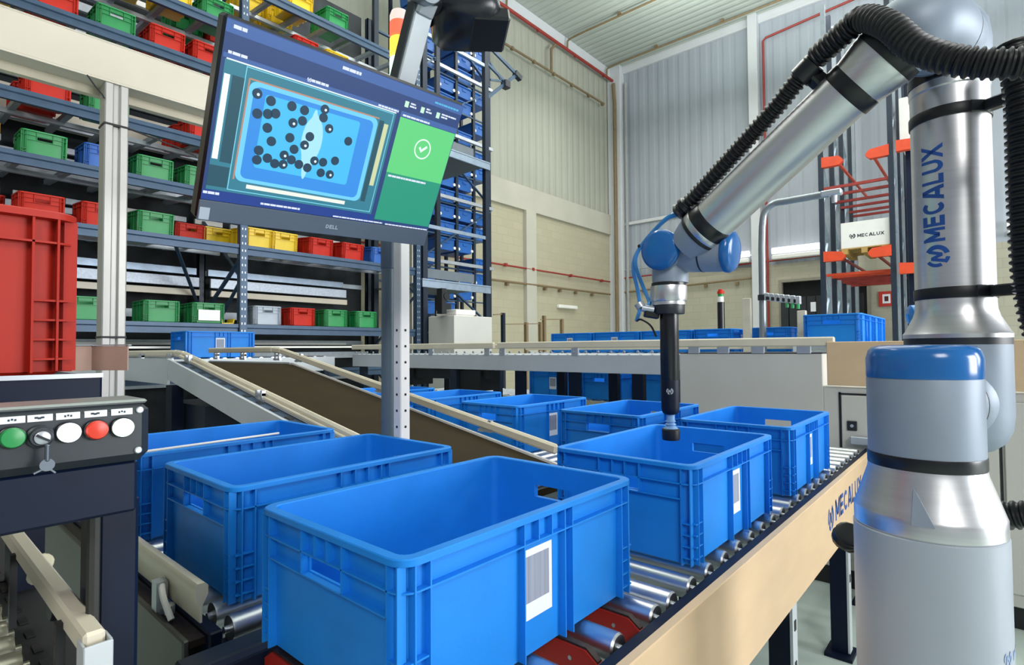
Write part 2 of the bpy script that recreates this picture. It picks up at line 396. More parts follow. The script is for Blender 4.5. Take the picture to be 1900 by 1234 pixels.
def pipe(name, mat, pts, r, label, cat='pipe', clips=None, group=None, n=8):
    t = thing(name, label, cat, pts[0], group)
    part(MB().sweep(pts, r, n), 'tube', mat, t)
    if clips:
        for p in clips: part(MB().box(p[0]-.04, p[0]+.04, p[1]-.04, p[1]+.04, p[2]-.04, p[2]+.04), 'clip', mat, t)
    return t
y = YW-.22
pipe('sprinkler_main', REDP, [(4, y, 10.03), (15.9, y, 10.05)], .045, 'thick red sprinkler main along the top of the back wall', clips=[(x, y, 10.03) for x in (8, 10, 11.8, 13.6, 15.2)])
pipe('wall_conduit', BRNP, [(4, y, 9.02), (15.2, y, 9.1)], .032, 'brown conduit run below the red main high on the back wall', clips=[(x, y, 9.06) for x in (10.7, 11.6, 12.5, 13.4, 14.3, 15.1)])
for i, x in enumerate((8.2, 10.5, 13.2, 15.4)):
    lb = ['brown sprinkler branch along the ceiling above the tall rack', 'brown sprinkler branch on the ceiling with its bend left of the others in sight', 'brown sprinkler branch across the middle of the ceiling', 'brown sprinkler branch on the ceiling closest to the right wall'][i]
    pipe('sprinkler_branch', BRNP, bez([(x, y, 10.04), (x, y, 10.2), (x, y-.05, 10.33), (x+.0, y-.5, 10.36)], 4)+[(x, -2, 10.36)], .028, lb, clips=[(x, q, 10.42) for q in (7.5, 5.5, 3.5, 1.5)], group='sprinkler branches on the ceiling')
pipe('wall_drop', BRNP, [(12.4, y, 9.06), (12.4, y, 9.75), (12.6, y, 9.95)], .04, 'short brown drop between the conduit and the red main')
pipe('downpipe', BRNP, [(XW-.34, YW-.34, 0), (XW-.34, YW-.34, 9.2), (XW-.34, YW-.3, 9.9)], .06, 'brown downpipe in the corner of the two walls')
pipe('drain_pipe', M('grey_pipe_paint', '#9a9d9c', .5), [(XW-.12, YW-.62, 0), (XW-.12, YW-.62, ZC-.6)], .05, 'grey pipe standing just left of the corner downpipe')
pipe('wall_fire_pipe', REDP, [(6, y+.1, 3.38), (15.6, y+.1, 3.41)], .024, 'thin red pipe low along the back wall', clips=[(x, y+.1, 3.4) for x in (10.5, 11.6, 13.4, 15.1)])
x = XW-.12
pipe('wall_fire_pipe', REDP, [(x, 9.0, 3.52), (x, 2.5, 3.62)], .024, 'thin red pipe low along the right wall behind the robot wrist')
pipe('wall_fire_pipe', REDP, [(x, 4.57, .5), (x, 4.57, 9.68), (x, 4.5, 9.75), (x, .6, 10.1)], .032, 'red pipe rising beside the right wall column and turning under the ceiling')
pipe('cable_run', BRNP, [(6, y+.1, 2.96), (15.6, y+.1, 3.0)], .03, 'brown cable rail on brackets along the back wall', 'rail', clips=[(q, y+.14, 2.92) for q in (10.6, 11.5, 12.2, 12.9, 13.7, 14.6)])
pipe('cable_run', BRNP, [(x, 9.0, 3.06), (x, 4.6, 3.18)], .03, 'brown cable rail on brackets along the right wall', 'rail', clips=[(x+.04, q, 3.06) for q in (8.3, 7.3, 6.3, 5.4)])
pipe('cable_run', ZINC, [(x, 9.0, 3.78), (x, 4.95, 3.8)], .02, 'grey cable pair under the white lights of the right wall', 'rail')
t = thing('wall_lamp', 'unlit white batten lamp on the back wall beneath the red pipe', 'lamp', (13.25, YW-.12, 2.48))
part(MB().box(12.8, 13.72, YW-.14, YW-.02, 2.42, 2.52, .02), 'batten', WHITE, t)
LIT = E_('lit_tube', '#ffffff', 2.2)
for q0, q1, lb in ((3.25, 4.42, 'lit white tube lamp on the right wall beside the pallet rack'), (5.02, 5.62, 'short lit white tube lamp on the right wall beside the robot wrist'), (-1.3, -.3, 'lit white tube lamp on the right wall behind the black cable conduit')):
    t = thing('tube_lamp', lb, 'lamp', (XW-.2, q0, 3.85), 'tube lamps on the right wall')
    part(MB().box(XW-.28, XW-.03, q0, q1, 3.60, 3.72, .02), 'housing', WHITE, t)
    part(MB().sweep([(XW-.2, q0, 3.84), (XW-.2, q1, 3.84)], .085, 10), 'tube', LIT, t)
t = thing('exit_sign', 'small red square sign on the masonry beyond the pallet rack', 'sign', (XW-.05, 1.9, 2.4))
part(MB().box(XW-.06, XW-.025, 1.74, 2.06, 2.22, 2.58), 'plate', M('sign_red', '#b8342a', .5), t)
part(MB().box(XW-.064, XW-.055, 1.82, 1.98, 2.29, 2.51), 'symbol', PAPER, t)
part(MB().box(XW-.068, XW-.06, 1.86, 1.94, 2.34, 2.46), 'symbol_mark', M('sign_dark', '#5a1d18', .6), t)
for y0, z0 in ((8.5, 2.78), (7.75, 2.85), (6.3, 2.95), (5.35, 3.08), (7.8, 2.42)):
    pass
# safety fence in front of the back wall
FEN = thing('safety_fence', 'thin dark post and wire fence in front of the back wall masonry', 'fence', (7.3, 6.6, 0))
for x, h in ((7.35, 1.9), (8.0, 1.75), (8.43, 1.77), (8.55, 1.9), (9.14, 1.86)): part(MB().box(x-.03, x+.03, 6.57, 6.63, 0, h), 'fence_post', RACKD if x < 7.6 else BRNP, FEN)
part(MB().beam((7.1, 6.6, 1.86), (7.35, 6.6, 1.88), .02, .02).beam((7.35, 6.6, 1.70), (8.43, 6.6, 1.74), .015, .015).beam((8.43, 6.6, 1.82), (9.14, 6.6, 1.85), .015, .015), 'fence_wire', BRNP, FEN)

# ---------------------------------------------------------------- conveyors
def legs(t, pts, z, w=.05, mat=NAVY):
    for x, y in pts:
        part(MB().box(x-w/2, x+w/2, y-w*.7, y+w*.7, .012, z, .003).box(x-.06, x+.06, y-.05, y+.05, 0, .014), 'leg', mat, t)
# robot line: runs along X past the robot
t = thing('roller_conveyor', 'roller conveyor with a long birch board in front of the robot', 'conveyor', (.36, .7, 0))
z = .752
TRX = (.455, .80, .945)
x = .40
for x in [.54, .63, .72, .875, 1.02, 1.095]+[1.195+.1*k for k in range(21)]:
    part(MB().lathe((x, .50, z-.025), (0, 1, 0), [(.006, 0), (.006, .014), (.022, .014), (.025, .018), (.025, .446), (.024, .45), (.006, .45), (.006, .462)], 20), 'roller', STEEL, t)
for y0, y1 in ((.470, .502), (.964, .990)): part(MB().box(y0*0+.36, 3.30, y0, y1, .60, .742, .003), 'side_frame', NAVY, t)
for q in TRX:
    poly = [(.505, -.06), (.505, -.018), (.53, -.001), (.93, -.001), (.955, -.018), (.955, -.06)]
    p = part(MB().prism(poly, (q-.009, 0, z), (0, 1, 0), (0, 0, 1), (.018, 0, 0)), 'transfer_plate', REDM, t)
    part(MB().prism([(.507, -.016), (.532, .001), (.928, .001), (.953, -.016), (.953, -.010), (.930, .006), (.530, .006), (.507, -.010)], (q-.006, 0, z-.003), (0, 1, 0), (0, 0, 1), (.012, 0, 0)), 'transfer_chain', CHAIN, p)
    for yq in (.56, .88): part(MB().lathe((q-.0095, yq, z-.022), (-1, 0, 0), [(.004, 0), (.004, .002)], 8), 'screw', STEEL, p)
brd = part(MB().box(.40, 3.26, .446, .466, .518, .757, .002), 'side_board', WOOD, t)
m = MB(); put_logo(m, (2.225, .446, .655), .045, (1, 0, 0), (0, 0, 1), (0, -1, 0)); put_text(m, 'MECALUX', .52, (2.30, .446, .625), (1, 0, 0), (0, 0, 1), (0, -1, 0), stretch=1)
part(m, 'lettering', INKB, brd, 0)
legs(t, [(.60, .50), (1.80, .50), (2.62, .50), (3.2, .50), (.60, .975), (1.80, .975), (2.62, .975)], .62, .045)
for x in (1.80, 2.62):
    p = part(MB().box(x-.024, x+.024, .462, .470, .02, .6), 'leg_plate', PANEL, t)
    for q in (.30, .42): part(MB().box(x-.008, x+.008, .460, .463, q, q+.03), 'leg_slot', DARK, p)
part(MB().box(.5, 3.2, .60, .64, .52, .58), 'cross_bar', DARK, t)
part(MB().box(3.27, 3.31, .43, .56, .76, .80, .003), 'end_stop', ZINC, t)

def cross_conveyor(t, x0, x1, y0, y1, z, pitch, legy, frame=NAVY, h=.14, roll=STEEL):
    y = y0+.03
    while y < y1-.02:
        part(MB().lathe((x0+.012, y, z-.025), (1, 0, 0), [(.007, 0), (.007, .01), (.024, .01), (.025, .014), (.025, x1-x0-.038), (.024, x1-x0-.034), (.007, x1-x0-.034), (.007, x1-x0-.024)], 14), 'roller', roll, t); y += pitch
    for q in (x0-.025, x1): part(MB().box(q, q+.025, y0, y1, z-h, z-.008, .003), 'side_frame', frame, t)
    legs(t, [(q, yy) for q in (x0, x1) for yy in legy], z-.1, .05)
# left row: three crates side by side
t = thing('roller_conveyor', 'roller conveyor carrying the row of crates beside the push button box', 'conveyor', (.74, 2, 0))
cross_conveyor(t, .43, 1.035, 1.085, 2.56, .754, .082, (1.2, 1.9, 2.5))
part(MB().box(.366, .378, 1.10, 2.56, .52, .742, .003), 'side_panel', SIDE, t)
part(MB().box(.378, .404, 1.10, 2.56, .725, .738), 'side_cover', CHAIN, t)
part(MB().box(.34, 1.11, 1.005, 1.06, .60, .735, .004), 'cross_frame', RACKD, t)
def drail(ya, yb, x, z0):
    poly = [(0, .0), (.006, -.022), (.008, -.05), (.012, -.05), (.012, -.02), (.022, .0), (.022, .016), (.016, .022), (.004, .022), (0, .016)]
    return MB().prism(poly, (x, ya, z0), (1, 0, 0), (0, 0, 1), (0, yb-ya, 0))
for ya, yb in ((1.115, 1.98), (2.05, 2.54)):
    g = part(drail(ya, yb, .392, .808), 'guide_rail', CREAMR, t, 50)
    for q in (ya+.16, (ya+yb)/2, yb-.15):
        part(MB().box(.372, .392, q-.014, q+.014, .735, .80).box(.376, .404, q-.02, q+.02, .735, .75).lathe((.385, q-.05, .748), (0, 0, 1), [(.009, 0), (.009, .016), (.006, .02)], 10), 'bracket', ZINC, g)
part(MB().sweep(bez([(.40, 1.30, .745), (.385, 1.27, .79), (.375, 1.23, .78), (.38, 1.20, .745)], 5), .006, 8), 'cable', WHITE, t)
part(MB().sweep(bez([(.402, 1.672, .83), (.402, 1.672, .96), (.404, 1.672, .986), (.42, 1.673, .9965), (.46, 1.675, .9985)], 5)+[(.83, 1.69, 1.001)], .0032, 8), 'rim_highlight_rod', WHITE, t)  # bracket plus a white rod added to draw the highlight along the crate rim
# right row behind the belt
t = thing('roller_conveyor', 'roller conveyor carrying the crate row between the belt ramp and the wall cabinet', 'conveyor', (2.28, 2.4, 0))
cross_conveyor(t, 1.955, 2.61, 1.0, 3.75, .754, .085, (1.15, 2.4, 3.6))

# belt ramp, running down along Y
t = thing('belt_conveyor', 'sloping brown belt conveyor with cream guide rails on both sides', 'conveyor', (1.5, 2.6, 0))
def zb(y): return .857+(y-1.729)*.1765
YA, YB, YC = 1.30, 3.50, 4.95
m = MB(); prof = [(YA-.02, zb(YA)-.06), (YA-.03, zb(YA)-.03), (YA, zb(YA)), (YB-.12, zb(YB-.12)), (YB+.05, zb(YB)), (YC, zb(YB))]
top = [(1.205, a, b) for a, b in prof]+[(1.80, a, b) for a, b in prof]; n = len(prof)
vs = top+[(a, b, c-.012) for a, b, c in top]
m.add(vs, [(i, i+1, n+i+1, n+i) for i in range(n-1)]+[(2*n+i, 3*n+i, 3*n+i+1, 2*n+i+1) for i in range(n-1)]+[(i, 2*n+i, 2*n+i+1, i+1) for i in range(n-1)]+[(n+i, n+i+1, 3*n+i+1, 3*n+i) for i in range(n-1)])
part(m, 'belt', BELT, t)
zt = zb(YB)
for q0, q1, e, hh in ((1.095, 1.11, .034, .115), (1.825, 1.84, -.003, .16)):
    pl = [(YA-.02, zb(YA)+e-hh), (YA-.02, zb(YA)+e), (YB+.06, zt+e+.01), (YB+.06, zt+e+.01-hh)]
    part(MB().prism(pl, (q0, 0, 0), (0, 1, 0), (0, 0, 1), (q1-q0, 0, 0)), 'side_panel', PANEL, t)
    part(MB().box(q0, q1, YB+.072, YC, zt+e-.135, zt+e+.012), 'side_panel', PANEL, t)
    k, w = (1.11, .06) if q0 < 1.5 else (1.80, .025)
    part(MB().prism([(YA, zb(YA)+e-.004), (YB, zt+e-.002), (YB, zt+e-.012), (YA, zb(YA)+e-.014)], (k, 0, 0), (0, 1, 0), (0, 0, 1), (w, 0, 0)), 'edge_cover', RACKB, t)
    if q0 < 1.5:
        for j in range(15):
            yq = YA+.25+j*.135; part(MB().obox((1.137, yq, zb(yq)+e-.0025), (.010, 0, 0), (0, .022, .0039), (0, 0, .002)), 'cover_slot', DARK, t)
        part(MB().box(1.165, 1.203, YB, YC, zt-.03, zt+.005), 'edge_cover', ZINC, t)
    xs = 1.168 if q0 < 1.5 else 1.806
    part(MB().beam((xs, YA, zb(YA)+max(e, 0)+.004), (xs, YB, zt+max(e, 0)+.004), .010, .010), 'wear_strip', WHITE, t)
for x, s in ((1.187, 1), (1.83, -1)):
    y2 = YB+.09 if s > 0 else YB+.2
    pts = [(x, YA+.05, zb(YA+.05)+.056), (x, y2, zb(y2)+.052), (x, y2+.12, zb(y2)+.060), (x, YC, zb(y2)+.058)]
    m = MB()
    for a, b in zip(pts[:-1], pts[1:]): m.beam(a, b, .026, .042, (0, 0, 1), .009)
    g = part(m, 'guide_rail', CREAMR, t)
    for yq in (1.75, 2.55, 3.45, 3.75, 4.3, 4.8):
        zz = zb(min(yq, YB)); xo = x-.024 if s > 0 else x
        br = part(MB().box(xo-.008, xo+.010, yq-.034, yq-.016, zz+.02, zz+.075).box(xo-.008, xo+.010, yq+.016, yq+.034, zz+.02, zz+.075).box(xo-.009, xo+.011, yq-.034, yq+.034, zz+.05, zz+.062).box(xo-.010, xo+.006, yq-.045, yq+.045, zz+.022, zz+.034), 'bracket', ZINC, g)
    if s > 0: part(MB().beam((x-.022, YA+.1, zb(YA+.1)+.048), (x-.022, y2, zb(y2)+.044), .012, .018, b=.004), 'lower_rail', CREAMR, g)
legs(t, [(1.15, 3.62), (1.82, 3.62), (1.15, 2.7), (1.82, 2.1), (1.15, 4.8), (1.82, 4.8)], .74, .07, RACKD)
for x in (1.15, 1.82):
    for yq in (3.62, 4.8): part(MB().box(x-.03, x+.03, yq-.05, yq+.05, .74, zt-.11), 'leg_head', NAVY, t)
    part(MB().box(x-.02, x+.02, 2.07 if x > 1.5 else 2.67, 2.13 if x > 1.5 else 2.73, .70, zb(2.1)-.14), 'leg_head', NAVY, t)
part(MB().box(1.2, 1.8, 3.3, 3.9, .80, .95), 'drive_box', RACKD, t)
part(MB().lathe((1.22, YA+.0, zb(YA)-.035), (1, 0, 0), [(.028, 0), (.03, .01), (.03, .55), (.028, .56)], 16), 'end_roller', STEEL, t)

# back feeder behind the ramp head, along X
t = thing('feed_conveyor', 'roller conveyor crossing behind the head of the belt ramp', 'conveyor', (1, 5.45, 0))
x = -.9
while x < 3.1:
    part(MB().cyl((x, 5.24, 1.175), (x, 5.72, 1.175), .025, None, 10), 'roller', STEEL, t); x += .11
for y in (5.20, 5.735): part(MB().box(-1, 3.15, y, y+.025, 1.05, 1.19), 'side_frame', PANEL, t)
legs(t, [(-.6, 5.22), (.8, 5.22), (2.2, 5.22), (3.05, 5.22)], 1.06, .06, RACKD)

# high roller line in front of the grey cabinet, along Y
t = thing('roller_line', 'grey sided roller conveyor with a cream guide rail across the middle of the picture', 'conveyor', (3.6, 3.5, 0))
X0 = 3.33
part(MB().box(X0, X0+.02, 1.60, 5.15, 1.085, 1.212, .003), 'side_panel', PANEL, t)
part(MB().box(X0+.62, X0+.64, 1.60, 5.15, 1.085, 1.20, .003), 'side_panel', PANEL, t)
y = 1.52
while y < 5.1:
    part(MB().cyl((X0+.02, y, 1.195), (X0+.62, y, 1.195), .022, None, 10), 'roller', ZINC, t); y += .085
for ya, yb in ((1.50, 3.05), (3.09, 5.15)):
    g = part(MB().box(X0-.014, X0+.014, ya, yb, 1.262, 1.312, .006), 'guide_rail', CREAMR, t)
    yq = ya+.08
    while yq < yb:
        part(MB().box(X0-.006, X0+.010, yq-.03, yq+.03, 1.205, 1.30, .002).lathe((X0-.006, yq-.018, 1.292), (-1, 0, 0), [(.006, 0), (.006, .005)], 8).lathe((X0-.006, yq+.018, 1.292), (-1, 0, 0), [(.006, 0), (.006, .005)], 8), 'bracket', ZINC, g); yq += .71
part(MB().box(X0+.62, X0+.64, 1.5, 5.15, 1.26, 1.30, .004), 'guide_rail', CREAMR, t)
for k in range(34): part(MB().lathe((X0-.001, 1.68+k*.103, 1.232), (-1, 0, 0), [(.010, 0), (.010, .008), (.005, .01)], 8), 'roller_end', ZINC, t)
for yq in (1.80, 2.32, 2.84, 3.6, 4.3, 5.0):
    for xq in (X0+.04, X0+.6): part(MB().box(xq-.025, xq+.025, yq-.04, yq+.04, 0, 1.09), 'leg', NAVY if yq < 3 else RACKD, t)
part(MB().beam((X0+.1, 4.7, 1.02), (X0+.1, 3.2, 1.05), .05, .09).box(X0+.05, X0+.3, 3.3, 3.62, .9, 1.07).box(X0+.05, X0+.3, 4.2, 4.6, .92, 1.08), 'motor', DARK, t)

# grey machine cabinet to the right of it
t = thing('machine_cabinet', 'light grey steel cabinet with a narrow locked door behind the robot', 'cabinet', (3.6, 0, 0))
part(MB().box(X0, 4.3, .69, 1.495, .10, 1.222, .004).box(X0, 4.3, -1.6, .69, .10, 1.05, .004), 'body', LGREY, t)
part(MB().box(X0+.02, 4.28, -1.58, 1.475, 0, .10), 'plinth', DARK, t)
dr = part(MB().box(X0-.012, X0, -.01, .605, .16, 1.005, .003), 'door', LGREY, t)
part(MB().box(X0-.006, X0+.001, -.022, -.013, .14, 1.02).box(X0-.006, X0+.001, .608, .617, .14, 1.02).box(X0-.006, X0+.001, -.02, .617, 1.008, 1.016), 'door_gap', DARK, t)
lk = part(MB().box(X0-.022, X0-.012, .535, .58, .825, .875, .003), 'lock', BLKP, dr)
part(MB().lathe((X0-.022, .557, .85), (-1, 0, 0), [(.008, 0), (.008, .004)], 12), 'lock_core', ZINC, t)
part(MB().box(X0-.012, X0, -1.58, -.03, .16, 1.005, .003), 'door', LGREY, t)
part(MB().box(X0+.001, X0+.62, .69, 1.50, 1.222, 1.227), 'top_sheet', DARK, t)
g = part(MB().box(X0-.014, X0+.014, .63, 1.495, 1.262, 1.312, .006), 'guide_rail', CREAMR, t)
for yq in (.78, 1.02, 1.22, 1.40): part(MB().box(X0-.006, X0+.012, yq-.035, yq+.035, 1.222, 1.30, .002), 'bracket', ZINC, g)
t = thing('plywood_board', 'birch plywood board standing on the step of the grey cabinet', 'board', (3.34, .4, 1.05))
part(MB().box(X0-.025, X0-.003, -1.1, .665, 1.055, 1.285, .003), 'board', WOOD, t)
for yq in (.3, -.2): part(MB().box(X0-.03, X0+.0, yq-.02, yq+.02, 1.262, 1.298), 'clamp', ZINC, t)

# lines behind
def back_line(label, x0, x1, y0, y1, z, frame, rail=None):
    t = thing('roller_conveyor', label, 'conveyor', (x0, (y0+y1)/2, 0))
    for q in (x0, x1-.03): part(MB().box(q, q+.03, y0, y1, z-.13, z-.01), 'side_frame', frame, t)
    y = y0+.05
    while y < y1:
        part(MB().cyl((x0+.03, y, z-.022), (x1-.03, y, z-.022), .022, None, 8), 'roller', ZINC, t); y += .12
    if rail: part(MB().box(x0-.02, x0+.0, y0, y1, z+rail, z+rail+.045, .005), 'guide_rail', CREAMR, t)
    for q in (x0+.03, x1-.03):
        for yq in (y0+.2, (y0+y1)/2, y1-.2): part(MB().box(q-.025, q+.025, yq-.04, yq+.04, 0, z-.12), 'leg', RACKD, t)
    return t
back_line('low roller conveyor seen under the grey sided line', 4.10, 4.76, 1.55, 4.9, .808, CREAMR)
back_line('far roller conveyor with the row of dark blue crates behind the grey line', 5.45, 6.12, 1.2, 4.5, 1.21, PANEL, .03)
t = thing('roller_conveyor', 'roller conveyor under the two crates behind the plywood board', 'conveyor', (5.4, .9, 0))
for y in (.66, 1.16): part(MB().box(4.75, 6.3, y, y+.03, 1.14, 1.265), 'side_frame', PANEL, t)
x = 4.85
while x < 6.25: part(MB().cyl((x, .69, 1.25), (x, 1.16, 1.25), .022, None, 8), 'roller', ZINC, t); x += .12
for x in (4.9, 6.1):
    for y in (.68, 1.17): part(MB().box(x-.03, x+.03, y-.03, y+.03, 0, 1.15), 'leg', RACKD, t)

# crates
G1 = 'blue crates on the near conveyors'
crate(.439, .568, .755, 'large blue crate with a white label nearest the camera', G1)
crate(.459, 1.13, .755, 'blue crate directly behind the nearest one beside the push button box', G1)
crate(.440, 1.70, .755, 'blue crate third in the left row partly hidden by the push button box', G1)
crate(1.220, .515, .755, 'blue crate under the suction gripper of the robot', G1)
crate(2.004, .512, .755, 'blue crate at the far end of the robot conveyor beside the robot base', G1, .6)
crate(1.982, 1.055, .755, 'blue crate behind the gripper next to the belt ramp end', G1)
crate(1.980, 1.688, .755, 'blue crate with a white label behind the lower end of the belt ramp', G1)
crate(1.980, 2.32, .755, 'blue crate third in the row behind the belt ramp', G1)
crate(1.980, 2.95, .755, 'blue crate farthest in the row behind the belt ramp', G1)
crate(1.760, 5.28, 1.20, 'blue crate with a white label at the head of the belt ramp', G1)
G2 = 'dark blue crates on the far conveyors'
for yy, lb in ((3.61, 'far blue crate at the left end of the row behind the grey line'), (2.985, 'far blue crate second from the left in the row behind the grey line'), (2.365, 'far blue crate just left of the black gripper tube behind the grey line')):
    o = crate(5.48-.1+.1, yy+.1, 1.21, lb, G2, -90); o.location = (5.78, yy+.3, 1.21)
for yy, lb in ((1.92, 'far blue crate just right of the black gripper tube'), (1.40, 'far blue crate behind the bent grey pipe')):
    o = crate(5.5, yy, 1.21, lb, G2)
crate(4.80, .73, 1.275, 'blue crate standing high behind the plywood board', G2)
crate(5.43, .73, 1.275, 'blue crate behind the other one above the plywood board', G2)
for yy, lb, r in ((2.86, 'blue crate under the grey line left of its two navy legs', -90), (2.395, 'blue crate under the grey line between its two navy legs', 0), (1.71, 'blue crate under the grey line beside the black gripper tube', -90)):
    o = crate(4.13, yy, .81, lb, G2, r)
    if r: o.location = (4.42, yy+.3, .81)

# ---------------------------------------------------------------- robot
BX, BY = 1.245, .097
t = thing('robot_pedestal', 'light grey round pedestal carrying the robot arm', 'pedestal', (BX, BY, 0))
part(MB().lathe((BX, BY, 0), (0, 0, 1), [(.19, 0), (.19, .02), (.113, .02), (.113, .935), (.111, .937)], 56), 'column', PEDG, t)
m = MB(); ang = radians(205)
def on_cyl(c, R, a0, vs, fs, k, z0, mb, sgn=1, vert=False):
    vs, fs = subdiv(vs, fs); P = []
    for a, b in vs:
        if vert: s, h = -b*k, a*k
        else: s, h = a*k, b*k
        th = a0+sgn*s/R; P.append((c[0]+(R+.0006)*cos(th), c[1]+(R+.0006)*sin(th), z0+h))
    mb.add(P, fs)
vs, fs = logo_geo(); on_cyl((BX, BY), .113, radians(247), vs, fs, .012, .757, m)
vs, fs, w, h = text_geo('MECALUX', 1, .012); on_cyl((BX, BY), .113, radians(247)+.02/.113, vs, fs, .11/w, .748, m)
part(m, 'lettering', M('pale_blue_ink', '#8fa6c8', .5), t, 0)


RB = thing('robot', 'grey and blue jointed robot arm with a long black suction gripper', 'robot', (BX, BY, .937))
A_ = Vector((.982, -.186, 0)).normalized(); E1 = Vector((.186, .982, 0)).normalized(); Z = Vector((0, 0, 1)); B = Vector((BX, BY, 0))
part(MB().lathe(B, Z, [(.110, .937), (.1115, .940), (.1115, .966), (.110, .970), (.0885, 1.036), (.087, 1.046)], 56), 'base', ALUR, RB, 25)
cam_dir = Vector((-cos(radians(4)), -sin(radians(4)), 0)); sd = Vector((sin(radians(4)), -cos(radians(4)), 0))
o_ = B+cam_dir*.112-sd*.012; vsw = [o_+Z*.963-sd*.008+cam_dir*.002, o_+Z*.963+sd*.024+cam_dir*.002, o_+Z*1.022-sd*.004-cam_dir*.014, o_+Z*.963-sd*.012-cam_dir*.03+sd*.0, o_+Z*.963+sd*.026-cam_dir*.03]
part(MB().add(vsw, [(0, 1, 2), (0, 2, 3), (1, 4, 2), (0, 3, 4, 1), (3, 2, 4)]), 'connector_cover', ROBG, RB, 20)
part(MB().lathe(B, Z, [(.0875, 1.046), (.088, 1.048), (.088, 1.066), (.0875, 1.068)], 56), 'joint_ring', BLKP, RB)
part(MB().lathe(B, Z, [(.0865, 1.067), (.0868, 1.20), (.085, 1.205)], 56), 'base_housing', ROBG, RB)
cp = part(MB().lathe(B, Z, [(.0868, 1.203), (.0872, 1.208), (.0870, 1.238), (.083, 1.252), (.076, 1.259), (.060, 1.262), (.056, 1.2605), (.030, 1.2615), (0, 1.262)], 56), 'joint_cap', CAPB, RB, 50)
part(MB().lathe(B+Z*1.150, A_, [(.062, .04), (.070, .08), (.072, .105)], 44), 'shoulder_neck', ROBG, RB)
part(MB().lathe(B+Z*1.150, A_, [(.0725, .104), (.0725, .109)], 44), 'joint_ring', BLKP, RB)
A0 = Vector((1.432, .0555, 0))
pr = [(.0, 1.045), (.03, 1.047), (.055, 1.056), (.073, 1.072), (.083, 1.095), (.0865, 1.125), (.0865, 1.262)]
part(MB().lathe(A0, Z, pr, 52).lathe(B+Z*1.150, A_, [(.0725, .108), (.078, .118), (.080, .19), (.078, .27), (.06, .285)], 44), 'shoulder_housing', ROBG, RB, 50)
part(MB().lathe(A0, Z, [(.0868, 1.262), (.0868, 1.276)], 52), 'joint_ring', DGREY, RB)
TR = .0655
part(MB().lathe(A0, Z, [(.0878, 1.275), (.088, 1.283), (.084, 1.289), (.070, 1.318), (.0662, 1.332), (TR, 1.345), (TR, 1.772), (TR+.0015, 1.775), (TR+.0015, 1.79)], 60), 'upper_arm', ALUR, RB, 25)
m = MB(); vs, fs, w, h = text_geo('MECALUX', 1, .014); th0 = radians(176)
k = .192/w
def vert_on_tube(vs, fs, k, z0, th, mb, cx=0, cy=0, st=1.0):
    vs, fs = subdiv(vs, fs); P = []
    for a, b in vs:
        s = (b-cy)*k*st; q = th-s/TR     # letters lie on their side, tops to the left
        P.append((A0.x+(TR+.0006)*cos(q), A0.y+(TR+.0006)*sin(q), z0+(a-cx)*k))
    mb.add(P, fs)
vert_on_tube(vs, fs, k, 1.466, radians(172), m, 0, 0, 1.38)
vs, fs = logo_geo(); vert_on_tube(vs, fs, .022, 1.437, radians(159), m)
part(m, 'lettering', INKB, RB, 0)
for z in (1.364, 1.722):
    s_ = part(MB().lathe(A0, Z, [(TR+.002, z-.011), (TR+.0025, z-.010), (TR+.0025, z+.010), (TR+.002, z+.011)], 52), 'strap', BLK, RB)
    q = A0+Vector((.0, -1, 0))*(TR+.02)
    part(MB().beam(A0+Vector((-.50, -.87, 0))*TR+Z*z, A0+Vector((-.50, -.87, 0))*(TR+.06)+Z*z, .022, .022, b=.003).beam(A0+Vector((-.86, -.5, 0))*(TR+.001)+Z*z, A0+Vector((-.5, -.86, 0))*(TR+.004)+Z*z, .008, .024, b=.002), 'strap_clamp', BLKP, s_)
part(MB().lathe(A0, Z, [(TR+.001, 1.789), (TR+.003, 1.791), (TR+.003, 1.81), (TR+.001, 1.812)], 52), 'joint_ring', BLKP, RB)
EC = A0+Z*1.868
part(MB().lathe(A0, Z, [(.066, 1.81), (.070, 1.835), (.071, 1.87), (.067, 1.905), (.055, 1.93), (.03, 1.943), (0, 1.946)], 48).lathe(EC, -A_, [(.05, -.03), (.070, .02), (.0715, .068)], 48), 'elbow_housing', ROBG, RB, 50)
part(MB().lathe(EC, -A_, [(.0705, .067), (.0705, .073)], 48), 'joint_ring', DGREY, RB)
# forearm: elbow bend, rings, tube
E0 = EC-A_*.155
W1 = Vector((1.362, .548, 1.552))
fd = (W1-E0).normalized()
bp = [EC-A_*.072, EC-A_*.10, EC-A_*.128+fd*.004, EC-A_*.148+fd*.014, EC-A_*.156+fd*.026, EC-A_*.157+fd*.040, EC-A_*.157+fd*.056]
part(MB().sweep(bez(bp, 4), [.0715]*13+[.0705]*4+[.069]*4+[.066]*4, 44), 'elbow_bend', ROBG, RB, 50)
F0 = EC-A_*.157; fd = (W1-F0).normalized(); FL = (W1-F0).length
part(MB().lathe(F0, fd, [(.0655, .055), (.066, .057), (.066, .075), (.0655, .077)], 44), 'joint_ring', BLKP, RB)
part(MB().lathe(F0, fd, [(.0645, .076), (.065, .079), (.064, .09), (.0575, .128), (.0565, .134)], 44), 'forearm_flange', ALUR, RB, 25)
part(MB().lathe(F0, fd, [(.0570, .133), (.0578, .135), (.0578, .160), (.057, .162)], 44), 'joint_ring', BLKP, RB)
part(MB().lathe(F0, fd, [(.0550, .161), (.0545, .19), (.0535, FL-.05), (.0535, FL-.043)], 48), 'forearm', ALU, RB, 25)
part(MB().lathe(F0, fd, [(.0535, FL-.046), (.056, FL-.042), (.058, FL-.018), (.0575, FL-.014)], 44), 'joint_ring', BLKP, RB)
part(MB().lathe(F0, fd, [(.058, FL-.015), (.0585, FL-.013), (.0585, FL-.001), (.058, FL)], 44), 'wrist_flange', STEEL, RB)
